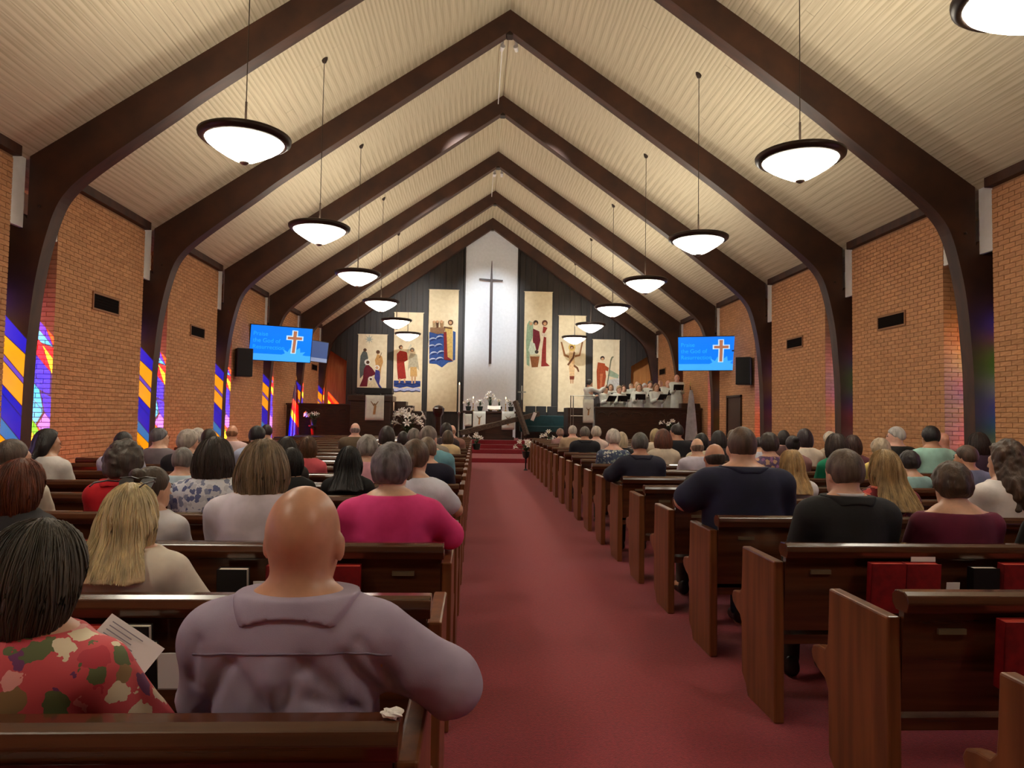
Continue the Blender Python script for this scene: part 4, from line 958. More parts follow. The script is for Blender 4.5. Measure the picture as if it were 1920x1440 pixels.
BAN = [
 ('nativity', (672, 626, 724, 731), Z7, 'short cream banner with star and kneeling nativity figures', [
  ('star', star((492, 512), 48, 16, 8), (168, 172, 160)), ('robe', [(440, 625), (470, 645), (482, 700), (460, 760), (440, 860), (400, 905), (395, 800), (405, 680), (425, 640)], (92, 96, 92)), ('head', circ((450, 620), 17), BR),
  ('robe', [(575, 660), (620, 685), (632, 740), (612, 800), (600, 905), (562, 800), (550, 720)], (196, 146, 84)), ('head', circ((580, 640), 19), BR), ('staff', [(612, 650), (620, 642), (600, 700), (594, 700)], BR),
  ('robe', [(470, 755), (520, 800), (562, 860), (482, 900), (472, 985), (395, 985), (430, 900), (440, 810)], MRN), ('halo', circ((473, 742), 29), CRM), ('head', circ((479, 743), 17), BR),
  ('robe', [(556, 815), (597, 830), (602, 900), (592, 960), (628, 1010), (592, 995), (545, 900)], (62, 60, 130)), ('halo', circ((572, 795), 25), CRM), ('head', circ((570, 797), 15), SKN),
  ('infant_wrap', [(500, 885), (532, 890), (542, 940), (592, 1005), (480, 1005), (480, 930)], (228, 210, 170)), ('halo', circ((506, 908), 23), CRM), ('head', circ((509, 912), 12), BR), ('ground', [(390, 990), (480, 1005), (480, 1015), (390, 1015)], CRM)]),
 ('baptism', (740, 585, 790, 771), Z7, 'cream banner with red robed and grey robed figures standing in blue water', [
  ('robe', [(800, 625), (870, 640), (877, 720), (842, 740), (862, 905), (780, 915), (770, 800), (768, 660)], RED), ('head', circ((808, 592), 21), BR), ('face', circ((814, 596), 12), SKN), ('arm', [(860, 640), (905, 560), (918, 572), (882, 655)], (206, 196, 170)),
  ('robe', [(905, 650), (970, 665), (992, 825), (968, 800), (890, 800), (878, 835), (888, 700)], (178, 166, 140)), ('loincloth', [(903, 790), (967, 790), (972, 885), (903, 885)], (202, 158, 96)), ('head', circ((922, 618), 22), (108, 96, 80)), ('face', circ((922, 626), 12), SKN),
  ('water', [(738, 925), (1004, 930), (1004, 985), (930, 1000), (870, 985), (800, 1000), (738, 985)], BLU), ('leg', [(912, 880), (930, 880), (928, 955), (914, 955)], SKN), ('leg', [(942, 880), (960, 880), (956, 955), (942, 955)], SKN), ('leg', [(790, 905), (808, 905), (800, 950), (786, 950)], SKN), ('leg', [(835, 905), (852, 905), (856, 950), (842, 950)], SKN),
  ('wave_line', wavep(738, 1003, 955, 10, 6), (24, 40, 92)), ('wave_band', wavep(738, 1003, 1002, 28, 5), (186, 190, 222)), ('wave_line', wavep(738, 1003, 1028, 9, 5), (24, 36, 84))]),
 ('storm', (805, 542, 856, 772), Z7, 'tall cream banner with boat, blue waves and robed man', [
  ('sea', [(1093, 440), (1240, 460), (1255, 700), (1335, 735), (1280, 745), (1220, 795), (1165, 762), (1093, 755)], (52, 84, 150)), ('sea', [(1330, 430), (1356, 440), (1352, 720), (1328, 725)], (52, 84, 140))] + waves + [
  ('boat', [(1102, 395), (1255, 393), (1238, 450), (1180, 462), (1100, 440)], (146, 108, 78)), ('sailor', [(1125, 330), (1140, 350), (1160, 330), (1155, 400), (1130, 400)], (178, 150, 110)), ('sailor', [(1160, 330), (1175, 350), (1190, 330), (1185, 400), (1165, 400)], BR), ('sailor', [(1195, 330), (1218, 350), (1240, 330), (1230, 400), (1205, 400)], (168, 130, 88)),
  ('head', circ((1142, 340), 13), SKN), ('head', circ((1174, 338), 13), SKN), ('head', circ((1216, 338), 15), SKN),
  ('robe', [(1250, 390), (1325, 388), (1328, 710), (1268, 690)], (216, 180, 104)), ('sash', [(1238, 440), (1266, 440), (1276, 690), (1334, 728), (1240, 718)], (136, 38, 38)), ('head', circ((1306, 345), 27), BR), ('face', circ((1304, 348), 16), SKN), ('arm', [(1240, 385), (1320, 400), (1320, 415), (1240, 400)], BR)]),
 ('loaves', (984, 546, 1033, 773), Z8, 'tall cream banner with green robed and red robed figures beside basket', [
  ('robe', [(250, 295), (285, 310), (290, 420), (272, 470), (256, 560), (252, 705), (228, 690), (222, 480), (232, 330)], GRN), ('face', circ((266, 322), 15), SKN), ('robe', [(285, 365), (342, 390), (352, 470), (332, 558), (300, 562), (283, 470)], (118, 34, 44)), ('head', circ((310, 313), 23), (60, 44, 34)), ('face', circ((311, 323), 13), SKN),
  ('robe', [(378, 345), (415, 360), (388, 410), (404, 445), (402, 670), (436, 702), (358, 706), (366, 560), (382, 440), (370, 400)], (146, 44, 36)), ('head', circ((391, 315), 26), (96, 52, 34)), ('face', circ((392, 322), 15), SKN), ('sleeve', [(362, 400), (408, 415), (400, 445), (352, 425)], (224, 204, 176)),
  ('child', [(262, 480), (300, 500), (322, 595), (260, 600), (244, 560)], (206, 214, 188)), ('head', circ((318, 575), 17), (70, 60, 50)), ('basket', [(256, 608), (345, 608), (328, 712), (274, 714)], (142, 84, 44)), ('basket_rim', [(254, 600), (347, 600), (345, 616), (256, 616)], (204, 190, 150))]),
 ('risen', (1048, 591, 1097, 773), Z8, 'cream banner with robed figure raising both arms, gold halo', [
  ('arm', [(533, 485), (547, 485), (578, 598), (612, 610), (612, 632), (562, 612)], (150, 100, 58)), ('arm', [(737, 485), (723, 485), (700, 598), (660, 605), (660, 625), (710, 612)], (150, 100, 58)), ('robe', [(610, 555), (662, 555), (656, 822), (618, 822), (608, 700)], (226, 186, 136)), ('halo', circ((635, 535), 31), GLD), ('head', circ((635, 535), 17), BR), ('face', circ((635, 540), 10), SKN),
  ('sash', [(652, 570), (664, 580), (655, 630), (605, 700), (592, 690), (640, 620)], (110, 68, 40)), ('sash', [(655, 688), (690, 715), (702, 752), (690, 756), (676, 725), (648, 705)], (120, 76, 44)), ('hem', [(614, 793), (657, 793), (654, 824), (616, 824)], (122, 52, 30)), ('foot', [(620, 824), (632, 824), (630, 860), (620, 860)], SKN), ('foot', [(638, 824), (650, 824), (648, 860), (638, 860)], SKN)]),
 ('shepherd', (1112, 636, 1161, 735), Z8, 'short cream banner with shepherd in rust robe holding crook', [
  ('hill', [(975, 735), (1058, 782), (1050, 815), (958, 790)], (156, 172, 142)), ('hill', [(950, 830), (1060, 810), (1060, 925), (945, 925)], (206, 204, 196)), ('robe', [(868, 668), (932, 680), (942, 800), (922, 908), (862, 908), (857, 750)], RST), ('robe_fold', [(890, 770), (915, 770), (900, 905), (885, 905)], (196, 112, 70)), ('head', circ((910, 632), 20), (58, 40, 32)), ('face', circ((911, 640), 13), SKN), ('sleeve', [(925, 690), (968, 720), (960, 750), (930, 740)], RST),
  ('crook', [(948, 880), (956, 880), (990, 660), (1000, 632), (1012, 622), (1004, 614), (990, 622), (980, 650)], (122, 120, 96))]),
]
YB = YF - .11
for (nm, (x0, y0, x1, y1), ZF, lab, shapes) in BAN:
    a = aty(x0, y0, YB); b = aty(x1, y1, YB)
    bo = empty('banner', ((a[0] + b[0]) / 2, YB, b[2]), label=lab, cat='banner', group='banners on the front wall')
    inv = Matrix.Translation((-(a[0] + b[0]) / 2, -YB, -b[2]))
    o = MB().box(a[0], b[0], YB, YB + .012, b[2], a[2]).build('canvas', CANV, bo); o.matrix_parent_inverse = inv
    o = MB().tube([(a[0] - .03, YB + .02, a[2] - .01), (b[0] + .03, YB + .02, a[2] - .01)], .014, 8).build('hanging_rod', CANV, bo); o.matrix_parent_inverse = inv
    for i, (sn, pts, col) in enumerate(shapes):
        q = quadpx([ZF(p) for p in pts], YB)
        q = [(min(max(x, a[0] + .005), b[0] - .005), max(z, b[2] + .005)) for x, z in q]
        o = MB().prism(q, YB - .003 - .0012 * i, YB + .001).build(sn, bcol(col), bo); o.matrix_parent_inverse = inv
# ---- choir loft screens
def screen(nm, xa, xb, y, zt, lab):
    o = empty(nm, ((xa + xb) / 2, y, .135), label=lab, cat='screen', group='carved chancel screens'); cx = (xa + xb) / 2
    hw = (xb - xa) / 2; H = zt - .135
    MB().box(-hw, hw, 0, .1, 0, H - .06).build('panel', WOOD, o); MB().box(-hw - .02, hw + .02, -.05, .15, H - .06, H).build('cap_rail', WOOD, o, bevel=.01)
    MB().box(-hw, hw, -.02, .0, 0, .14).build('plinth', WOOD, o)
    n = int((xb - xa) / .36)
    for i in range(n):
        x = -hw + (i + .5) * (2 * hw / n)
        MB().tube([(x + .15 * math.cos(a), -.012, H - .30 + .13 * math.sin(a)) for a in [k * math.pi / 8 for k in range(9)]], .012, 5).build('arch_moulding', WOOD, o)
    return o
screen('choir_screen', 3.78, 7.2, 22.4, 1.80, 'long dark wooden screen in front of robed choir')
screen('organ_screen', -6.1, -2.9, 23.2, 1.77, 'long dark wooden screen beside pulpit')
tag(MB().box(6.6, 7.2, 22.56, 22.9, .135, 1.96).build('choir_stall_end', WOOD, bevel=.02), 'dark wooden stall end above choir screen by the wall', 'stall')
for i, (ya, yb, z) in enumerate(((22.6, 23.8, .80), (23.8, 24.75, 1.0), (24.75, 25.9, 1.2))):
    tag(MB().box(3.95, 7.2, ya, yb, .135, z).build('floor_choir_%d' % (i + 1), CARPET), kind='structure')
# ---- pulpit with hanging
pu = empty('pulpit', (aty(694, 770, 22.3)[0], 22.3, .135), label='dark wooden pulpit with wide desk and white hanging', cat='pulpit')
MB().box(-.62, .62, 0, .8, 0, 1.72).build('body', WOOD, pu, bevel=.015); MB().box(-.70, .70, -.06, .86, 1.72, 1.90).build('desk', WOOD, pu, bevel=.015)
MB().box(-.50, .66, -.02, .5, 1.96, 2.14).build('book_rest', BLACK, pu, bevel=.01); MB().box(-.66, .66, -.02, 0, 0, .15).build('plinth', WOOD, pu); MB().box(-.2, .3, .0, .3, 1.9, 1.98).build('desk_pad', BLACK, pu)
def cloth_hanging(xa, xb, y, zt, zb, lab, motif=True):
    o = empty('parament_cloth', ((xa + xb) / 2, y, zb), label=lab, cat='cloth', group='white paraments'); w_ = xb - xa; h_ = zt - zb
    mb = MB(); n = 10; v = []; f = []
    for j in range(7):
        for i in range(n + 1):
            v.append((-w_ / 2 + w_ * i / n, -.012 - .006 * math.sin(i * 1.9 + j * .3) * j / 6, h_ * (1 - j / 6)))
    for j in range(6):
        for i in range(n): a = j * (n + 1) + i; f.append((a, a + n + 1, a + n + 2, a + 1))
    mb.add(v, f); c_ = mb.build('fabric', mat('white_linen', (226, 226, 214), .85, (214, 214, 204), (12, 12, 12)), o, smooth=True)
    so = c_.modifiers.new('solid', 'SOLIDIFY'); so.thickness = .006
    if motif:
        s_ = w_ / .6; cx, cz = 0, h_ * .48
        MB().prism([(cx - .05 * s_, cz - .2 * s_), (cx + .03 * s_, cz - .2 * s_), (cx + .06 * s_, cz + .08 * s_), (cx - .01 * s_, cz + .1 * s_)], -.030, -.024).build('embroidered_robe', bcol((186, 140, 92)), o)
        for sg in (-1, 1): MB().prism([(cx + sg * .03 * s_, cz + .06 * s_), (cx + sg * .13 * s_, cz + .22 * s_), (cx + sg * .11 * s_, cz + .23 * s_), (cx, cz + .1 * s_)], -.030, -.024).build('embroidered_arm', bcol((150, 124, 96)), o)
        MB().prism(circ((cx, cz + .13 * s_), .03 * s_), -.031, -.024).build('embroidered_head', bcol((140, 116, 90)), o)
    return o
cloth_hanging(aty(685, 760, 22.22)[0], aty(720, 760, 22.22)[0], 22.22, aty(702, 741, 22.22)[2], aty(702, 788, 22.22)[2], 'white linen hanging on pulpit front with tan figure')
# stepped organ console beside the pulpit
oc = empty('organ_console', (-2.3, 23.6, .135), label='stepped dark wooden organ console beside pulpit', cat='organ')
for (a, b, h_) in ((-.38, .0, 1.75), (.0, .22, 1.62), (.22, .62, 1.42)): MB().box(a, b, -.2, .5, 0, h_).build('case_tier', WOOD, oc, bevel=.01)
MB().prism([(.2, 1.44), (.62, 1.40), (.62, 1.36), (.2, 1.4)], -.35, -.18).build('key_slip', WOOD, oc)
MB().prism([(.50, 1.46), (.54, 1.44), (.68, 1.18), (.64, 1.16)], -.32, -.28).build('paper_sheet', PAPER, oc)
# ---- altar table
AY = 26.3
al = empty('altar_table', (.5, AY, .585), label='dark wooden altar table with candles and lilies on top', cat='altar')
MB().box(-1.05, 1.0, -.35, .35, .97, 1.05).build('tabletop', WOOD, al, bevel=.01); MB().box(-.9, .85, -.25, .3, 0, .97).build('pedestal', WOOD, al, bevel=.01); MB().box(-.95, .9, -.28, .32, 0, .1).build('plinth', WOOD, al)
def apx(px, py, y): return aty(px, py, y)
for (xa, xb, zt, zb, lab, mo) in ((871, 884, 776, 799, 'small pink white cloth at the end of altar table', False), (887, 910, 771, 804, 'white altar cloth between candles and dark altar front', True), (941, 964, 771, 806, 'white altar cloth behind leaning wooden cross', True)):
    p, q = apx(xa, zt, AY - .37), apx(xb, zb, AY - .37); cloth_hanging(p[0], q[0], AY - .37, p[2], max(q[2], .62), lab, mo)
CAN = mat('candle_wax', (240, 236, 226), .5); FLM = mat('flame', (255, 230, 180), .5, emit=(255, 214, 150, 12.))
def candle(px, lab):
    c = apx(px, 770, AY); o = empty('altar_candle', (c[0], AY, 1.635), label=lab, cat='candle', group='altar candles')
    MB().lathe([(.05, 0), (.05, .015), (.015, .03), (.012, .10), (.024, .13), (.012, .16), (.012, .24), (.03, .26), (.012, .28)], 12).build('candlestick', BRASS, o, smooth=True)
    MB().lathe([(.018, .27), (.018, .46), (.0, .46)], 10).build('candle', CAN, o); MB().lathe([(.0, .46), (.013, .485), (.011, .50), (0, .535)], 8, cap=False).build('flame', FLM, o, smooth=True)
candle(887, 'lit altar candle beside small lily pot'); candle(948, 'lit altar candle beside large open bible')
ob = empty('open_bible', (apx(926, 770, AY)[0], AY - .21, 1.64), label='large open bible on brass stand on altar table', cat='bible')
MB().prism([(-.18, .02), (.18, .02), (.15, .05), (-.15, .05)], -.12, .1).build('stand', BRASS, ob)
for s in (-1, 1): MB().add([(0, -.12, .055), (s * .24, -.12, .075), (s * .24, .12, .20), (0, .12, .18), (0, -.12, .04), (s * .24, -.12, .06), (s * .24, .12, .185), (0, .12, .165)], [(0, 1, 2, 3), (4, 5, 6, 7), (0, 1, 5, 4), (1, 2, 6, 5), (2, 3, 7, 6), (3, 0, 4, 7)]).build('page_block', PAGES, ob)
# ---- lilies
LILY = mat('lily_petal', (244, 242, 238), .6); LEAF = mat('lily_leaf', (44, 74, 36), .5, (30, 54, 26), (20, 20, 20)); POT = mat('dark_foil_pot', (36, 44, 40), .4); STAM = mat('stamen', (226, 190, 60), .6)
def lily_pot(loc, n, r, hgt, lab, pot=True, ped=0., grp='white lilies', fs=1.):
    o = empty('lily_arrangement', loc, label=lab, cat='flowers', group=grp); rg = random.Random(int(loc[0] * 97 + loc[1] * 13))
    z0 = 0.
    if ped:
        MB().lathe([(.16, 0), (.16, .04), (.07, .08), (.055, ped * .6), (.09, ped - .06), (.15, ped - .04), (.15, ped)], 12).build('pedestal', WOOD, o, smooth=False); z0 = ped
    if pot: MB().lathe([(.07, 0), (.085, .04), (.11, .16), (.115, .17), (.10, .165), (.08, .15)], 14).build('pot', POT, o, (0, 0, z0)); z0 += .16
    st = MB(); lf = MB()
    for i in range(n):
        a = rg.uniform(0, 6.28); q = r * math.sqrt(rg.random()); x, y_ = q * math.cos(a), q * math.sin(a) * .7; z = z0 + hgt * (.45 + .55 * rg.random()) * (1 - .25 * q / r)
        st.tube([(x * .15, y_ * .15, z0 - .06), (x * .6, y_ * .6, z0 + (z - z0) * .6), (x, y_, z)], .006, 5)
        d = Vector((x * 1.3 + rg.uniform(-.1, .1), y_ - .25 * r - .05, .05 + rg.uniform(0, .12))).normalized(); up = d.to_track_quat('Z', 'Y')
        fl = MB(); R = .055 * fs; v = [(0, 0, 0)]; fc = []
        for k in range(6):
            an = k * math.pi / 3
            for (rr, zz, da) in ((.012, .03, -.35), (.012, .03, .35), (.028, .09, -.42), (.028, .09, .42), (R, .125, -.30), (R, .125, .30), (R * 1.5, .118, 0)):
                v.append((rr * math.cos(an + da), rr * math.sin(an + da), zz * fs))
            b_ = 1 + k * 7; fc += [(0, b_, b_ + 1), (b_, b_ + 2, b_ + 3, b_ + 1), (b_ + 2, b_ + 4, b_ + 5, b_ + 3), (b_ + 4, b_ + 6, b_ + 5)]
        fl.add(v, fc); ob_ = fl.build('blossom', LILY, o, (x, y_, z)); ob_.rotation_mode = 'QUATERNION'; ob_.rotation_quaternion = up
        MB().tube([(0, 0, .02), (0, 0, .12 * fs)], .005, 4).build('stamen', STAM, ob_)
    for i in range(n * 3):
        a = rg.uniform(0, 6.28); q = r * rg.uniform(.4, 1.0); z = z0 + hgt * rg.uniform(.05, .6); c_, s_ = math.cos(a), math.sin(a); w_ = .016
        lf.add([(c_ * q * .25 - s_ * w_, s_ * q * .25 + c_ * w_, z), (c_ * q * .25 + s_ * w_, s_ * q * .25 - c_ * w_, z), (c_ * q * .7 + s_ * w_, s_ * q * .7 - c_ * w_, z + .08), (c_ * q * 1.05, s_ * q * 1.05, z + .03), (c_ * q * .7 - s_ * w_, s_ * q * .7 + c_ * w_, z + .08)], [(0, 1, 2, 4), (4, 2, 3)])
    st.build('stems', LEAF, o); lf.build('leaves', LEAF, o)
    return o
for px, n, r, h_, lab in ((878, 4, .15, .25, 'lily pot at the paschal candle end of altar table'), (900, 4, .07, .22, 'small lily pot between altar candles'), (919, 12, .11, .50, 'tallest lily arrangement at the middle of altar table'), (936, 3, .07, .25, 'lily pot just behind open bible'), (958, 5, .2, .25, 'lily pot above the leaning wooden cross')):
    c = apx(px, 770, AY + .12); lily_pot((c[0], AY + .16, 1.635), n, r, h_, lab)
def flower_at(px, py, y, zbase, n, r, h_, lab, **k):
    c = aty(px, py, y); return lily_pot((c[0], y, zbase), n, r, h_, lab, **k)
flower_at(588, 786, 22.2, .135, 8, .26, .22, 'white lilies on wooden stand before organ screen', ped=.95)
flower_at(1255, 793, 22.1, .135, 7, .22, .22, 'white lilies on wooden stand before choir screen', ped=.85)
flower_at(765, 795, 22.6, .135, 22, .30, .75, 'tall spray of white lilies beside pulpit steps', ped=.55, fs=1.8)
c = atx(975, 828, 1.40); lily_pot((1.36, 19.2, .34), 9, .20, .26, 'white lilies in dark vase on the foremost choir side pew end', grp='pew end flowers', fs=1.1)
lp_ = lily_pot((.03, 19.6, .52), 6, .14, .2, 'white lilies at the foremost pew end by the stained glass side', grp='pew end flowers')
MB().tube([(0, 0, .08), (-.09, 0, .10), (-.14, 0, .16)], .012, 6).build('hanging_bracket', BLACK, lp_)
lily_pot((1.95, 18.78, .435), 8, .15, .44, 'pinkish white bouquet inside foremost choir side pew', grp='pew end flowers')
tag(MB().lathe([(.06, 0), (.05, .02), (.02, .05), (.02, .30), (.05, .34)], 10).build('vase_stand', BLACK, loc=(1.36, 19.2, .0)), 'dark vase stand under pew end lilies', 'stand')
# ---- paschal candle, processional cross, font
c = apx(860, 800, 25.9); pc = empty('paschal_candle', (c[0], 25.9, .585), label='tall paschal candle on slim floor stand beside altar table', cat='candle')
MB().lathe([(.14, 0), (.14, .03), (.03, .06), (.022, .9), (.05, .95), (.06, 1.0)], 12).build('stand', METAL, pc, smooth=True); MB().lathe([(.032, .98), (.032, 1.98), (0, 1.99)], 12).build('candle', CAN, pc); MB().lathe([(0, 1.98), (.014, 2.01), (.01, 2.04), (0, 2.08)], 8, cap=False).build('flame', FLM, pc)
c = apx(978, 760, 27.2); xc_ = empty('processional_cross', (c[0], 27.2, .585), label='small metal processional cross on pole beside altar table', cat='cross')
MB().lathe([(.12, 0), (.12, .03), (.018, .05), (.018, 1.55)], 10).build('pole', WOOD, xc_); MB().box(-.025, .025, -.015, .015, 1.5, 2.05).build('upright', METAL, xc_); MB().box(-.16, .16, -.015, .015, 1.78, 1.83).build('crossbar', METAL, xc_)
c = apx(822, 780, 26.6); fo = empty('baptismal_font', (c[0], 26.6, .585), label='dark octagonal baptismal font under tall boat banner', cat='font')
MB().lathe([(.2, 0), (.2, .06), (.12, .12), (.11, .8), (.2, .95), (.22, 1.12), (.2, 1.14)], 8).build('stem', WOOD, fo); MB().lathe([(.19, 1.14), (.15, 1.2), (.04, 1.24), (.0, 1.25)], 8, cap=False).build('lid', WOOD, fo)
# ---- chairs and upholstered bench by the altar
def chair(px, lab):
    c = apx(px, 790, 27.6); o = empty('clergy_chair', (c[0], 27.6, .585), label=lab, cat='chair', group='black chairs behind altar')
    MB().box(-.20, .20, -.25, .2, .42, .5).build('seat', BLACK, o, bevel=.02); MB().box(-.20, .20, .15, .22, .5, 1.28).build('backrest', BLACK, o, bevel=.02)
    for x in (-.18, .18):
        for y_ in (-.23, .17): MB().box(x - .02, x + .02, y_ - .02, y_ + .02, 0, .43).build('leg', WOOD, o)
chair(995, 'black chair beside processional cross'); chair(1015, 'black chair between two other black chairs'); chair(1036, 'black chair beside the arms raised banner')
tl = cmat((22, 60, 66)); c = apx(1012, 785, 26.7); bn = empty('teal_bench', (c[0] + .25, 26.6, .585), label='long dark teal upholstered bench in front of black chairs', cat='bench')
MB().box(-1.0, .85, -.25, .25, .30, .52).build('cushion', tl, bn, bevel=.03); MB().box(-1.0, .85, .2, .28, .5, .92).build('backrest', tl, bn, bevel=.03)
for x in (-.9, .8):
    MB().box(x - .04, x + .04, -.22, .22, 0, .31).build('leg', WOOD, bn)
# ---- rough wooden cross lying on the steps
ROUGH = mat('rough_timber', (92, 76, 64), .85, (62, 50, 42), (4, 30, 30), 4, bump=.4)
p0, p1 = aty(862, 812, 24.6), aty(1010, 776, 26.0)
rcx = empty('timber_cross', tuple(p0), label='large rough timber cross lying over the altar steps', cat='cross')
d_ = Vector(p1) - Vector(p0)
def beam(a, b, t, nm):
    a, b = Vector(a), Vector(b); u = (b - a).normalized(); s_ = u.cross(Vector((0, 0, 1))).normalized() * t; w_ = s_.cross(u).normalized() * t
    v = [tuple(p + i * s_ + j * w_ - Vector(p0)) for p in (a, b) for i, j in ((-1, -1), (1, -1), (1, 1), (-1, 1))]
    return MB().add(v, [(0, 1, 2, 3), (7, 6, 5, 4), (0, 4, 5, 1), (1, 5, 6, 2), (2, 6, 7, 3), (3, 7, 4, 0)]).build(nm, ROUGH, rcx, bevel=.01)
beam(p0, p1, .085, 'post'); beam(aty(966, 752, 25.55), aty(988, 816, 25.2), .075, 'crossbeam')
q = aty(1000, 781, 25.75); t_ = MB().box(-.06, .06, -.004, .004, -.16, .16).build('paper_tag', PAPER, rcx, tuple(np.array(q) - np.array(p0) + np.array([0, -.14, 0]))); t_.rotation_euler = (.3, .35, 0)
# ---- lectern podium with railing and cloth
c0, c1 = aty(1066, 770, 22.2), aty(1113, 770, 22.2)
po = empty('podium', ((c0[0] + c1[0]) / 2, 22.2, .135), label='dark wooden podium with metal railing and white cloth', cat='podium'); hw = (c1[0] - c0[0]) / 2
MB().box(-hw, hw, .15, .22, 0, 1.62).build('front_panel', WOOD, po, bevel=.01); MB().box(-hw, hw, .22, 1.2, 0, .75).build('deck', WOOD, po); MB().box(-hw, -hw + .06, .2, 1.2, 0, 1.62).build('side_panel', WOOD, po)
rl = MB(); z = 2.0; rl.tube([(-hw + .08, .1, 0), (-hw + .08, .1, z), (hw, .1, z)], .018, 8); rl.tube([(-hw + .16, .1, 0), (-hw + .16, .1, z)], .018, 8); rl.tube([(-hw + .08, .1, z * .68), (hw, .1, z * .68)], .014, 8); rl.build('railing', METAL, po)
cloth_hanging(aty(1093, 770, 22.26)[0], aty(1113, 770, 22.26)[0], 22.26, 2.02, 1.28, 'white cloth with dark emblem hanging over podium railing', True)
# ---- standing robed figures
def stand_arms(lift): return [(s, (s * .17, 0, 1.40), (s * .165, .08, 1.14), (s * .11, .30, 1.20)) if not (lift and s > 0) else (s, (.18, 0, 1.40), (.26, .22, 1.32), (.2, .45, 1.48)) for s in (-1, 1)]
def stand_head(P, s=1.): return head_sdf((P[0], P[1] - .03, P[2] - 1.58))
def stand_body(P, lift):
    d = ell(P, (0, 0, 1.30), (.17, .115, .2)); d = smin(d, ell(P, (0, .0, 1.05), (.15, .12, .2)), .08); d = smin(d, ell(P, (0, 0, .9), (.17, .14, .14)), .08)
    for s, sh, el, wr in stand_arms(lift):
        d = smin(d, smin(rc(P, sh, el, .052, .044), rc(P, el, wr, .044, .03), .02), .03); w_ = Vector(wr); dr = (w_ - Vector(el)).normalized()
        d = smin(d, rc(P, wr, tuple(w_ + dr * .07), .026, .03), .01)
        for o in (-.024, -.008, .008, .024): b = w_ + dr * .08 + Vector((0, 0, o)); d = smin(d, rc(P, tuple(b), tuple(b + dr * .06), .010, .008), .006)
        d = smin(d, rc(P, tuple(w_ + dr * .03), tuple(w_ + dr * .07 + Vector((0, 0, .045))), .012, .009), .01)
        d = smin(d, rc(P, (s * .09, 0, .85), (s * .10, .0, .45), .085, .055), .04); d = smin(d, rc(P, (s * .10, 0, .45), (s * .10, -.01, .08), .055, .04), .03); d = smin(d, rc(P, (s * .10, -.02, .04), (s * .11, .14, .035), .04, .03), .02)
    d = smin(d, rc(P, (0, 0, 1.44), (0, .0, 1.54), .058, .054), .025)
    return smin(d, stand_head(P), .02)
def robe_fn(P, lift):
    Q = (P[0], P[1] * 1.25, P[2]); d = rc(Q, (0, 0, 1.33), (0, 0, .2), .155, .22); d = smin(d, rc(P, (-.17, 0, 1.40), (.17, 0, 1.40), .068, .068), .06)
    for s, sh, el, wr in stand_arms(lift): d = smin(d, smin(rc(P, sh, el, .058, .056), rc(P, el, tuple(Vector(el).lerp(Vector(wr), .8)), .056, .066), .02), .04)
    an = np.arctan2(P[0], P[1]); d = d + .010 * np.sin(an * 17) * np.clip((1.25 - P[2]) * 1.2, 0, 1)
    d = smax(d, .06 - P[2], .01); d = smax(d, P[2] - 1.475, .008)
    return smax(d, -(np.sqrt(P[0] ** 2 + P[1] ** 2 + (np.clip(1.47 - P[2], 0, 9) * 1.3) ** 2) - .062), .006)
SB = {l: nets(lambda P: stand_body(P, l), (-.42, -.22, -.01), (.42, .62, 1.72), .022, 'body') for l in (False, True)}
RB = {l: nets(lambda P: robe_fn(P, l), (-.46, -.36, .02), (.46, .60, 1.52), .022, 'robe') for l in (False, True)}
ROBE = mat('choir_robe', (226, 232, 228), .8, (214, 220, 218), (10, 10, 10))
STOLE = mat('choir_stole', (236, 230, 206), .8)
def stole_mesh():
    mb = MB()
    for s in (-1, 1): mb.add([(s * .05, .0, 1.50), (s * .10, .0, 1.49), (s * .10, .175, 1.2), (s * .045, .185, 1.2), (s * .10, .235, .75), (s * .045, .24, .75)], [(0, 1, 2, 3), (3, 2, 4, 5)])
    return mb.mesh('stole')
def singer(px, py, y, fl, hair, hc, skin, lab, rz, lift=False, folder=True, s=None, flab=None):
    c = aty(px, py, y); s = s or (c[2] - fl) / 1.58; s = max(.86, min(1.12, s))
    o = empty('person', (c[0], y, fl), rz, label=lab, cat='person', group='robed choir', s=s)
    add_part('body', SB[lift], smat(skin), o); add_part('robe', RB[lift], ROBE, o)
    if hair: add_part('hair', hair_mesh(hair, .015), hmat(hc), o, (0, .03, 1.58))
    add_part('eyes', eyes_mesh(), EYE, o, (0, .03, 1.58))
    if folder:
        R = Matrix.Rotation(rz, 4, 'Z'); p = R @ Vector((0, .36 * s, 1.27 * s))
        fo_ = empty('choir_folder', (c[0] + p.x, y + p.y, fl + p.z), rz + rnd.uniform(-.3, .3), label=flab, cat='folder', group='black choir folders')
        for g in (-1, 1):
            MB().add([(0, .05, -.08), (g * .16, .0, -.08), (g * .16, .14, .10), (0, .19, .10), (0, .058, -.083), (g * .16, .008, -.083), (g * .16, .148, .097), (0, .198, .097)], [(0, 1, 2, 3), (7, 6, 5, 4), (0, 4, 5, 1), (1, 5, 6, 2), (2, 6, 7, 3), (3, 7, 4, 0)]).build('cover', BLKB, fo_)
            MB().add([(g * .01, .044, -.07), (g * .15, -.004, -.07), (g * .15, .134, .105), (g * .01, .18, .105)], [(0, 1, 2, 3)]).build('sheet_music', PAPER, fo_)
    return o
tag(MB().box(6.47, 7.2, 22.95, 23.8, .135, 1.12).build('floor_choir_4', CARPET), kind='structure')
FR_, MR_, BR_ = (23.05, .80), (24.05, 1.0), (25.02, 1.2)
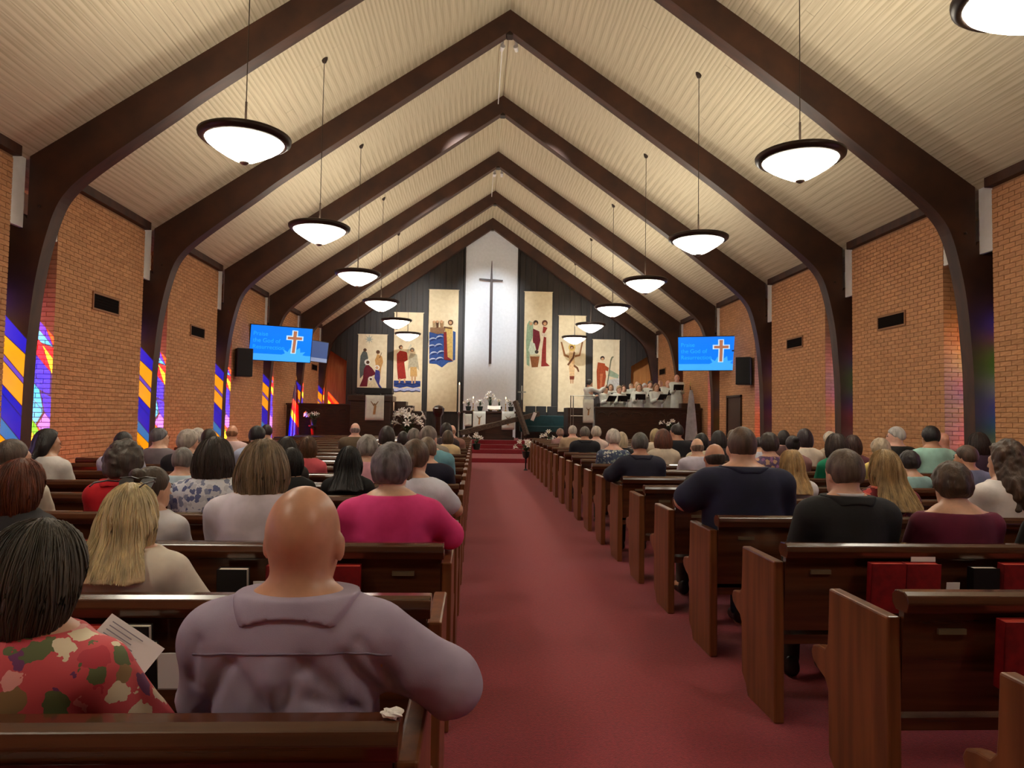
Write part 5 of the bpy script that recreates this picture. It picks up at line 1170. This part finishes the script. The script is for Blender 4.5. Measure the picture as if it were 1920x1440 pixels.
CH_ = [(1135, 731, *FR_, 'puff', GREY, 'grey haired singer next to the conductor'), (1161, 731, 23.2, .80, 'puff', (196, 170, 140), 'fair haired singer in the front row beside grey haired singer'), (1183, 725, *BR_, 'short', (214, 190, 160), 'sandy haired singer in rear row'), (1208, 725, *BR_, 'puff', (236, 234, 236), 'bright white haired singer in rear row'), (1230, 727, *FR_, 'bob', (170, 130, 100), 'light brown bobbed singer in front row'), (1252, 720, 24.2, 1.0, 'ring', (200, 180, 160), 'balding singer standing beside tallest singer'),
       (1145, 727, *MR_, 'bob', (150, 120, 90), 'brown haired singer in middle row beside conductor'), (1169, 729, *MR_, 'bob', (120, 84, 60), 'brunette singer in middle row'), (1194, 722, *MR_, 'ring', (190, 170, 150), 'balding singer in middle row'), (1219, 721, *MR_, 'short', (110, 96, 84), 'dark grey haired singer in middle row'), (1238, 719, *BR_, 'ring', (210, 196, 180), 'pale bald singer in rear row'), (1269, 709.5, 23.35, 1.12, 'ring', (222, 214, 204), 'tallest robed singer at the wall end'), (1198, 727, *FR_, 'bob', (190, 160, 120), 'honey blonde singer in front row')]
for i, (px, py, y, fl, hr_, hc, lab) in enumerate(CH_):
    singer(px, py, y, fl, hr_, hc, PK if i % 2 else LT, lab + ', white robe', math.pi + .25 - .03 * i + rnd.uniform(-.15, .15), flab='black folder held by ' + lab)
singer(1104, 719, 22.68, .885, 'short', (74, 70, 70), LT, 'conductor in white robe with raised arm on podium', -1.15, lift=True, folder=False)
# ---- flags
def flag(x, y, z0, top, mats, lab, fr=(.45, .05)):
    o = empty('flag', (x, y, z0), label=lab, cat='flag'); H = top - z0
    MB().lathe([(.16, 0), (.16, .04), (.03, .09), (.014, .1), (.014, H - .18)], 12).build('pole', WOOD, o); MB().lathe([(.014, H - .18), (.03, H - .15), (.02, H - .1), (0, H)], 8, cap=False).build('finial', BRASS, o)
    n, m = 22, 12; zt = H - .30; zb = fr[0]
    for ci, mm in enumerate(mats):
        v = []; f = []; per = n // len(mats)
        for i in range(ci * per, (ci + 1) * per + 1):
            for j in range(m + 1):
                t = j / m; w_ = .04 + .17 * t ** .7; a = i / n * 2 - 1
                v.append((a * w_ + .02, -.03 - .045 * math.sin(i * 2.1 + .8) * (.3 + t) - .03 * (1 - a * a), zt + (zb - zt) * t + .10 * a * t))
        for i in range(per):
            for j in range(m): k = i * (m + 1) + j; f.append((k, k + 1, k + m + 2, k + m + 1))
        q = MB().add(v, f).build('fabric', mm, o, smooth=True); so = q.modifiers.new('solid', 'SOLIDIFY'); so.thickness = .006
    return o
FR, FW, FB = cmat((176, 30, 44)), cmat((226, 222, 224)), cmat((40, 52, 120))
c = aty(553, 790, 22.1); flag(c[0], 22.1, .0, 2.62, [FB, FW, FR, FW, FR, FR], 'furled national flag with red and white stripes by the windows')
c = aty(1294, 790, 21.9); flag(c[0], 21.9, .0, 2.66, [FW], 'furled white church flag beside choir screen', fr=(.7, .05))
# ---- screens on the side walls
TVB = mat('screen_blue', (0, 110, 235), .4, emit=(0, 118, 246, .78)); TVL = mat('screen_light', (60, 165, 250), .4, emit=(58, 160, 250, .78)); TVT = mat('screen_text', (40, 170, 255), .4, emit=(30, 150, 250, .8)); TVC = mat('screen_cross', (150, 96, 70), .5, emit=(160, 104, 76, .8)); TVW = mat('screen_white', (190, 225, 255), .5, emit=(180, 220, 255, .75))
def text_mesh(s, size):
    cu = bpy.data.curves.new('t', 'FONT'); cu.body = s; cu.size = size; cu.extrude = .0008; cu.space_line = .95
    to = bpy.data.objects.new('t', cu); C.objects.link(to); bpy.context.view_layer.update(); me = bpy.data.meshes.new_from_object(to.evaluated_get(bpy.context.evaluated_depsgraph_get())); bpy.data.objects.remove(to); return me
def tv(cx, cy_, cz, rz, tilt, w_, lab, content=True, dim=False, arm=None):
    o = empty('wall_screen', (cx, cy_, cz), rz, label=lab, cat='television', group='wall screens'); o.rotation_euler = (tilt, 0, rz); h_ = w_ * .575
    MB().box(-w_ / 2 - .02, w_ / 2 + .02, 0, .06, -h_ / 2 - .02, h_ / 2 + .02).build('housing', BLACK, o, bevel=.008)
    if dim:
        D1, D2 = mat('screen_dim', (60, 84, 140), .3, emit=(60, 90, 150, .35)), mat('screen_dim_glare', (150, 170, 210), .3, emit=(140, 160, 200, .35))  # oblique-view dimming and a pale reflection are painted into these glowing colours
        MB().box(-w_ / 2, w_ / 2, -.003, 0, -h_ / 2, h_ / 2).build('display', D1, o)
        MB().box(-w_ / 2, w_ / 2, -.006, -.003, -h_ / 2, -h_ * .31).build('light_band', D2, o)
    if content:
        MB().box(-w_ / 2, w_ / 2, -.003, 0, -h_ / 2, h_ / 2).build('display', TVB, o); MB().box(-w_ / 2, w_ / 2, -.005, -.003, -h_ / 2, -h_ * .31).build('light_band', TVL, o)
        MB().prism([(.34 * w_ * .62 + x * w_ * .2, -h_ * .42 + z * h_ * .36) for x, z in [(-1, .3), (-.72, .42), (-.9, .78), (-.5, .55), (-.3, .9), (-.08, .72), (.1, 1.2), (.22, .75), (.5, .95), (.55, .55), (.98, .62), (.75, .35), (1.05, .3), (.6, 0), (-.6, 0)]], -.007, -.005).build('burst', TVL, o)
        x0 = w_ * .215
        MB().prism([(x0 - .05 * w_, h_ * .42), (x0 + .045 * w_, h_ * .42), (x0 + .045 * w_, h_ * .26), (x0 + .14 * w_, h_ * .26), (x0 + .14 * w_, h_ * .13), (x0 + .045 * w_, h_ * .13), (x0 + .03 * w_, -h_ * .26), (x0 - .055 * w_, -h_ * .26), (x0 - .045 * w_, h_ * .13), (x0 - .14 * w_, h_ * .13), (x0 - .14 * w_, h_ * .26), (x0 - .05 * w_, h_ * .26)], -.009, -.005).build('cross_glow', TVW, o)
        MB().prism([(x0 - .03 * w_, h_ * .40), (x0 + .03 * w_, h_ * .40), (x0 + .025 * w_, h_ * .23), (x0 + .12 * w_, h_ * .235), (x0 + .12 * w_, h_ * .155), (x0 + .025 * w_, h_ * .15), (x0 + .015 * w_, -h_ * .24), (x0 - .035 * w_, -h_ * .24), (x0 - .025 * w_, h_ * .15), (x0 - .12 * w_, h_ * .155), (x0 - .12 * w_, h_ * .23), (x0 - .03 * w_, h_ * .23)], -.012, -.008).build('cross_picture', TVC, o)
        for i, t in enumerate(('Praise', 'the God of', 'Resurrection')):
            me = text_mesh(t, w_ * .098); me.materials.append(TVT); q = link('lettering', me, o, (-w_ * .46, -.006, h_ * (.21 - i * .19))); q.rotation_euler = (math.pi / 2, 0, 0)
    if arm: 
        R = o.rotation_euler.to_matrix().to_4x4(); a = R.inverted() @ (Vector(arm) - Vector((cx, cy_, cz)))
        MB().tube([(0, .06, 0), (a.x * .5, .3, a.z * .5), tuple(a)], .025, 6).build('wall_bracket', BLACK, o)
    return o
c = aty(527.5, 645, 19.9); tv(c[0], 19.9, c[2], .50, .20, 1.66, 'blue song screen on bracket above black loudspeaker by stained glass', arm=(xs(-1, HW), 19.6, 3.4))
c = aty(1328, 663, 19.9); tv(c[0], 19.9, c[2], -.36, .16, 1.66, 'blue song screen on bracket near doorway and white flag', arm=(xs(1, HW), 19.6, 3.4))
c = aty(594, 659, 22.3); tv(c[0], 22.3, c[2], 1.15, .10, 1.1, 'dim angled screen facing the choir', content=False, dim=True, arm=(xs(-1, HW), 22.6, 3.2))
def speaker(side, px, py, lab):
    x = xs(side, HW - .22); c = atx(px, py, x); o = empty('loudspeaker', (x, c[1], c[2]), side * -.5, label=lab, cat='loudspeaker', group='wall loudspeakers')
    MB().box(-.19, .19, -.18, .15, -.36, .36).build('cabinet', BLACK, o, bevel=.015); MB().box(-.17, .17, -.195, -.18, -.34, .34).build('grille', mat('speaker_grille', (30, 30, 31), .8), o); MB().box(-.05, .05, .12, .3, -.08, .08).build('mount', BLACK, o)
speaker(-1, 457, 680, 'black loudspeaker on brick wall beside stained glass'); speaker(1, 1395, 696, 'black loudspeaker on brick wall above doorway')
# ---- wall vents
GR = mat('vent_dark', (20, 12, 9), .95, spec=.1); GF = mat('vent_frame', (150, 104, 68), .7)
def vent(side, x0, x1, y0, y1, lab):
    x = xs(side, HW); a, b = atx(x0, (y0 + y1) / 2, x), atx(x1, (y0 + y1) / 2, x); t, u = atx((x0 + x1) / 2, y0, x), atx((x0 + x1) / 2, y1, x)
    ya, yb = sorted((a[1], b[1])); za, zb = sorted((t[2], u[2])); o = empty('wall_vent', (x, (ya + yb) / 2, (za + zb) / 2), label=lab, cat='vent', group='dark wall vents'); hy, hz = (yb - ya) / 2, (zb - za) / 2
    q = sorted((-side * .012, side * .01)); MB().box(q[0], q[1], -hy, hy, -hz, hz).build('grille', GR, o)
    fr = MB(); q = sorted((-side * .022, side * .01))
    for (a_, b_, c_, d_2) in ((-hy - .03, hy + .03, hz, hz + .03), (-hy - .03, hy + .03, -hz - .03, -hz), (-hy - .03, -hy, -hz, hz), (hy, hy + .03, -hz, hz)): fr.box(q[0], q[1], a_, b_, c_, d_2)
    fr.build('frame', GF, o)
    for i in range(5): z = -hz + (i + .5) * hz * 2 / 5; q = sorted((-side * .018, 0)); MB().box(q[0], q[1], -hy, hy, z - .006, z + .006).build('louvre', GR, o)
vent(-1, 174, 221, 557, 583, 'wide dark vent high on brick wall between first two stained windows'); vent(-1, 357, 382, 614, 631, 'dark vent on brick wall before blue song screen'); vent(-1, 584, 594, 684, 694, 'small dark vent below dim angled screen')
vent(1, 1648, 1697, 591, 612, 'wide dark vent on brick wall over mint green shirt'); vent(1, 1477, 1505, 635, 651, 'dark vent on brick wall beside loudspeaker'); vent(1, 1237, 1248, 692, 702, 'small dark vent on brick wall over robed choir')
# ---- doorway in the right wall
x = xs(1, HW); a, b = atx(1366, 746, x), atx(1390, 746, x); dr = empty('door_1', (x, (a[1] + b[1]) / 2, 0), kind='structure'); hy = abs(a[1] - b[1]) / 2
MB().box(-.015, .01, -hy, hy, 0, a[2]).build('recess_sheet', mat('recess_shade', (66, 42, 28), .6), dr)  # dark sheet stands in for the shaded recess of the doorway
for (p, q) in ((-hy - .06, -hy), (hy, hy + .06)): MB().box(-.05, .01, p, q, 0, a[2] + .05).build('jamb', WOOD, dr)
MB().box(-.05, .01, -hy - .06, hy + .06, a[2], a[2] + .06).build('lintel', WOOD, dr)
# ---- accent spotlights at the ridge and the conduit between the arches
def spot(x, y, z, target, e, ang, lab):
    o = empty('ridge_spotlight', (x, y, z), label=lab, cat='spotlight', group='ridge spotlights'); d = (Vector(target) - Vector((x, y, z))).normalized()
    MB().box(-.03, .03, -.03, .03, .0, .12).build('yoke', WHITEP, o); h_ = MB().lathe([(.035, -.06), (.05, .06), (.0, .061)], 12).build('can', WHITEP, o, (0, 0, -.03)); h_.rotation_euler = (-d).to_track_quat('Z', 'Y').to_euler()
    ld = bpy.data.lights.new('spot', 'SPOT'); ld.energy = e; ld.spot_size = math.radians(ang); ld.spot_blend = .9; ld.color = (.92, .97, 1); ld.shadow_soft_size = .05
    lo_ = bpy.data.objects.new('spot_beam', ld); C.objects.link(lo_); lo_.parent = o; lo_.location = d * .1; lo_.rotation_euler = d.to_track_quat('-Z', 'Y').to_euler()
ys = YK(2) + .34
spot(XC - .10, ys, 8.86, (.52, YF, 5.4), 1700, 32, 'small white spotlight under the ridge aimed at wall cross'); spot(XC + .12, ys, 8.86, (.52, 26.5, 1.9), 1500, 18, 'small white spotlight under the ridge aimed at altar table')
spot(XC - .14, YK(0) + .34, 8.86, (-2.6, YF, 4.4), 4500, 22, 'white ridge spotlight aimed at baptism side banners'); spot(XC + .14, YK(0) + .34, 8.86, (3.9, YF - 2, 3.9), 4500, 24, 'white ridge spotlight aimed at choir side banners')
tag(MB().tube([(XC - .12, YK(0) + .3, 9.22), (XC - .12, YK(1), 9.22)], .012, 6).build('conduit', WHITEP), 'white conduit along the ridge between the first two spotlights', 'conduit'); tag(MB().tube([(XC - .12, YK(2) + .3, 9.22), (XC - .12, YK(3), 9.22)], .012, 6).build('conduit', WHITEP), 'white conduit along the ridge nearer the wall cross', 'conduit')
# ---- folded bulletin held by the woman in the floral blouse, sunglasses of the blonde woman
c = aty(226, 1222, 1.95); bu = MB().add([(-.10, 0, -.075), (.10, 0, -.075), (.10, .01, .075), (-.10, .01, .075), (-.10, .004, -.075), (.10, .004, -.075), (.10, .014, .075), (-.10, .014, .075)], [(0, 1, 2, 3), (7, 6, 5, 4), (0, 4, 5, 1), (1, 5, 6, 2), (2, 6, 7, 3), (3, 7, 4, 0)])
bo_ = empty('bulletin', (c[0], 1.95, c[2]), s=.84, label='folded white bulletin held by woman in coral floral blouse', cat='paper'); bo_.rotation_euler = (-.5, .62, .1)
bu.build('sheet', PAPER, bo_); INK = mat('print_ink', (140, 140, 150), .8)
for i in range(9):
    MB().box(-.08, -.08 + .16 * (.5 + .5 * rnd.random()), -.0012 + .005 + .0, .0048, .055 - i * .013, .058 - i * .013).build('printed_line', INK, bo_, (0, -.006 + .0, 0))

sg_ = [o for o in C.objects if o.get('label', '').startswith('woman with long blonde hair')][0]
GLS = mat('sunglass_lens', (36, 22, 20), .15); GFR = mat('sunglass_frame', (30, 22, 20), .3)
su = empty('sunglasses', (0, 0, 0), label='dark sunglasses pushed up on the long blonde hair', cat='sunglasses')
S_ = sg_.scale[0]; su.location = (sg_.location.x, sg_.location.y + (HEADY + .015) * S_, (HEADZ + .136) * S_ + sg_.location.z); su.scale = (S_,) * 3; su.rotation_euler = (-.55, 0, sg_.rotation_euler.z)
for s in (-1, 1):
    MB().prism([(s * x, z) for x, z in [(.012, .0), (.02, .022), (.06, .026), (.074, .012), (.068, -.018), (.03, -.024)]], -.003, .003).build('lens', GLS, su, (0, .03, .012))
    MB().tube([(s * .074, .03, .022), (s * .096, -.02, .0), (s * .10, -.09, -.045), (s * .098, -.11, -.07)], .0035, 5).build('temple_arm', GFR, su)
MB().tube([(-.076, .03, .036), (-.03, .03, .042), (0, .03, .034), (.03, .03, .042), (.076, .03, .036)], .004, 5).build('frame', GFR, su)
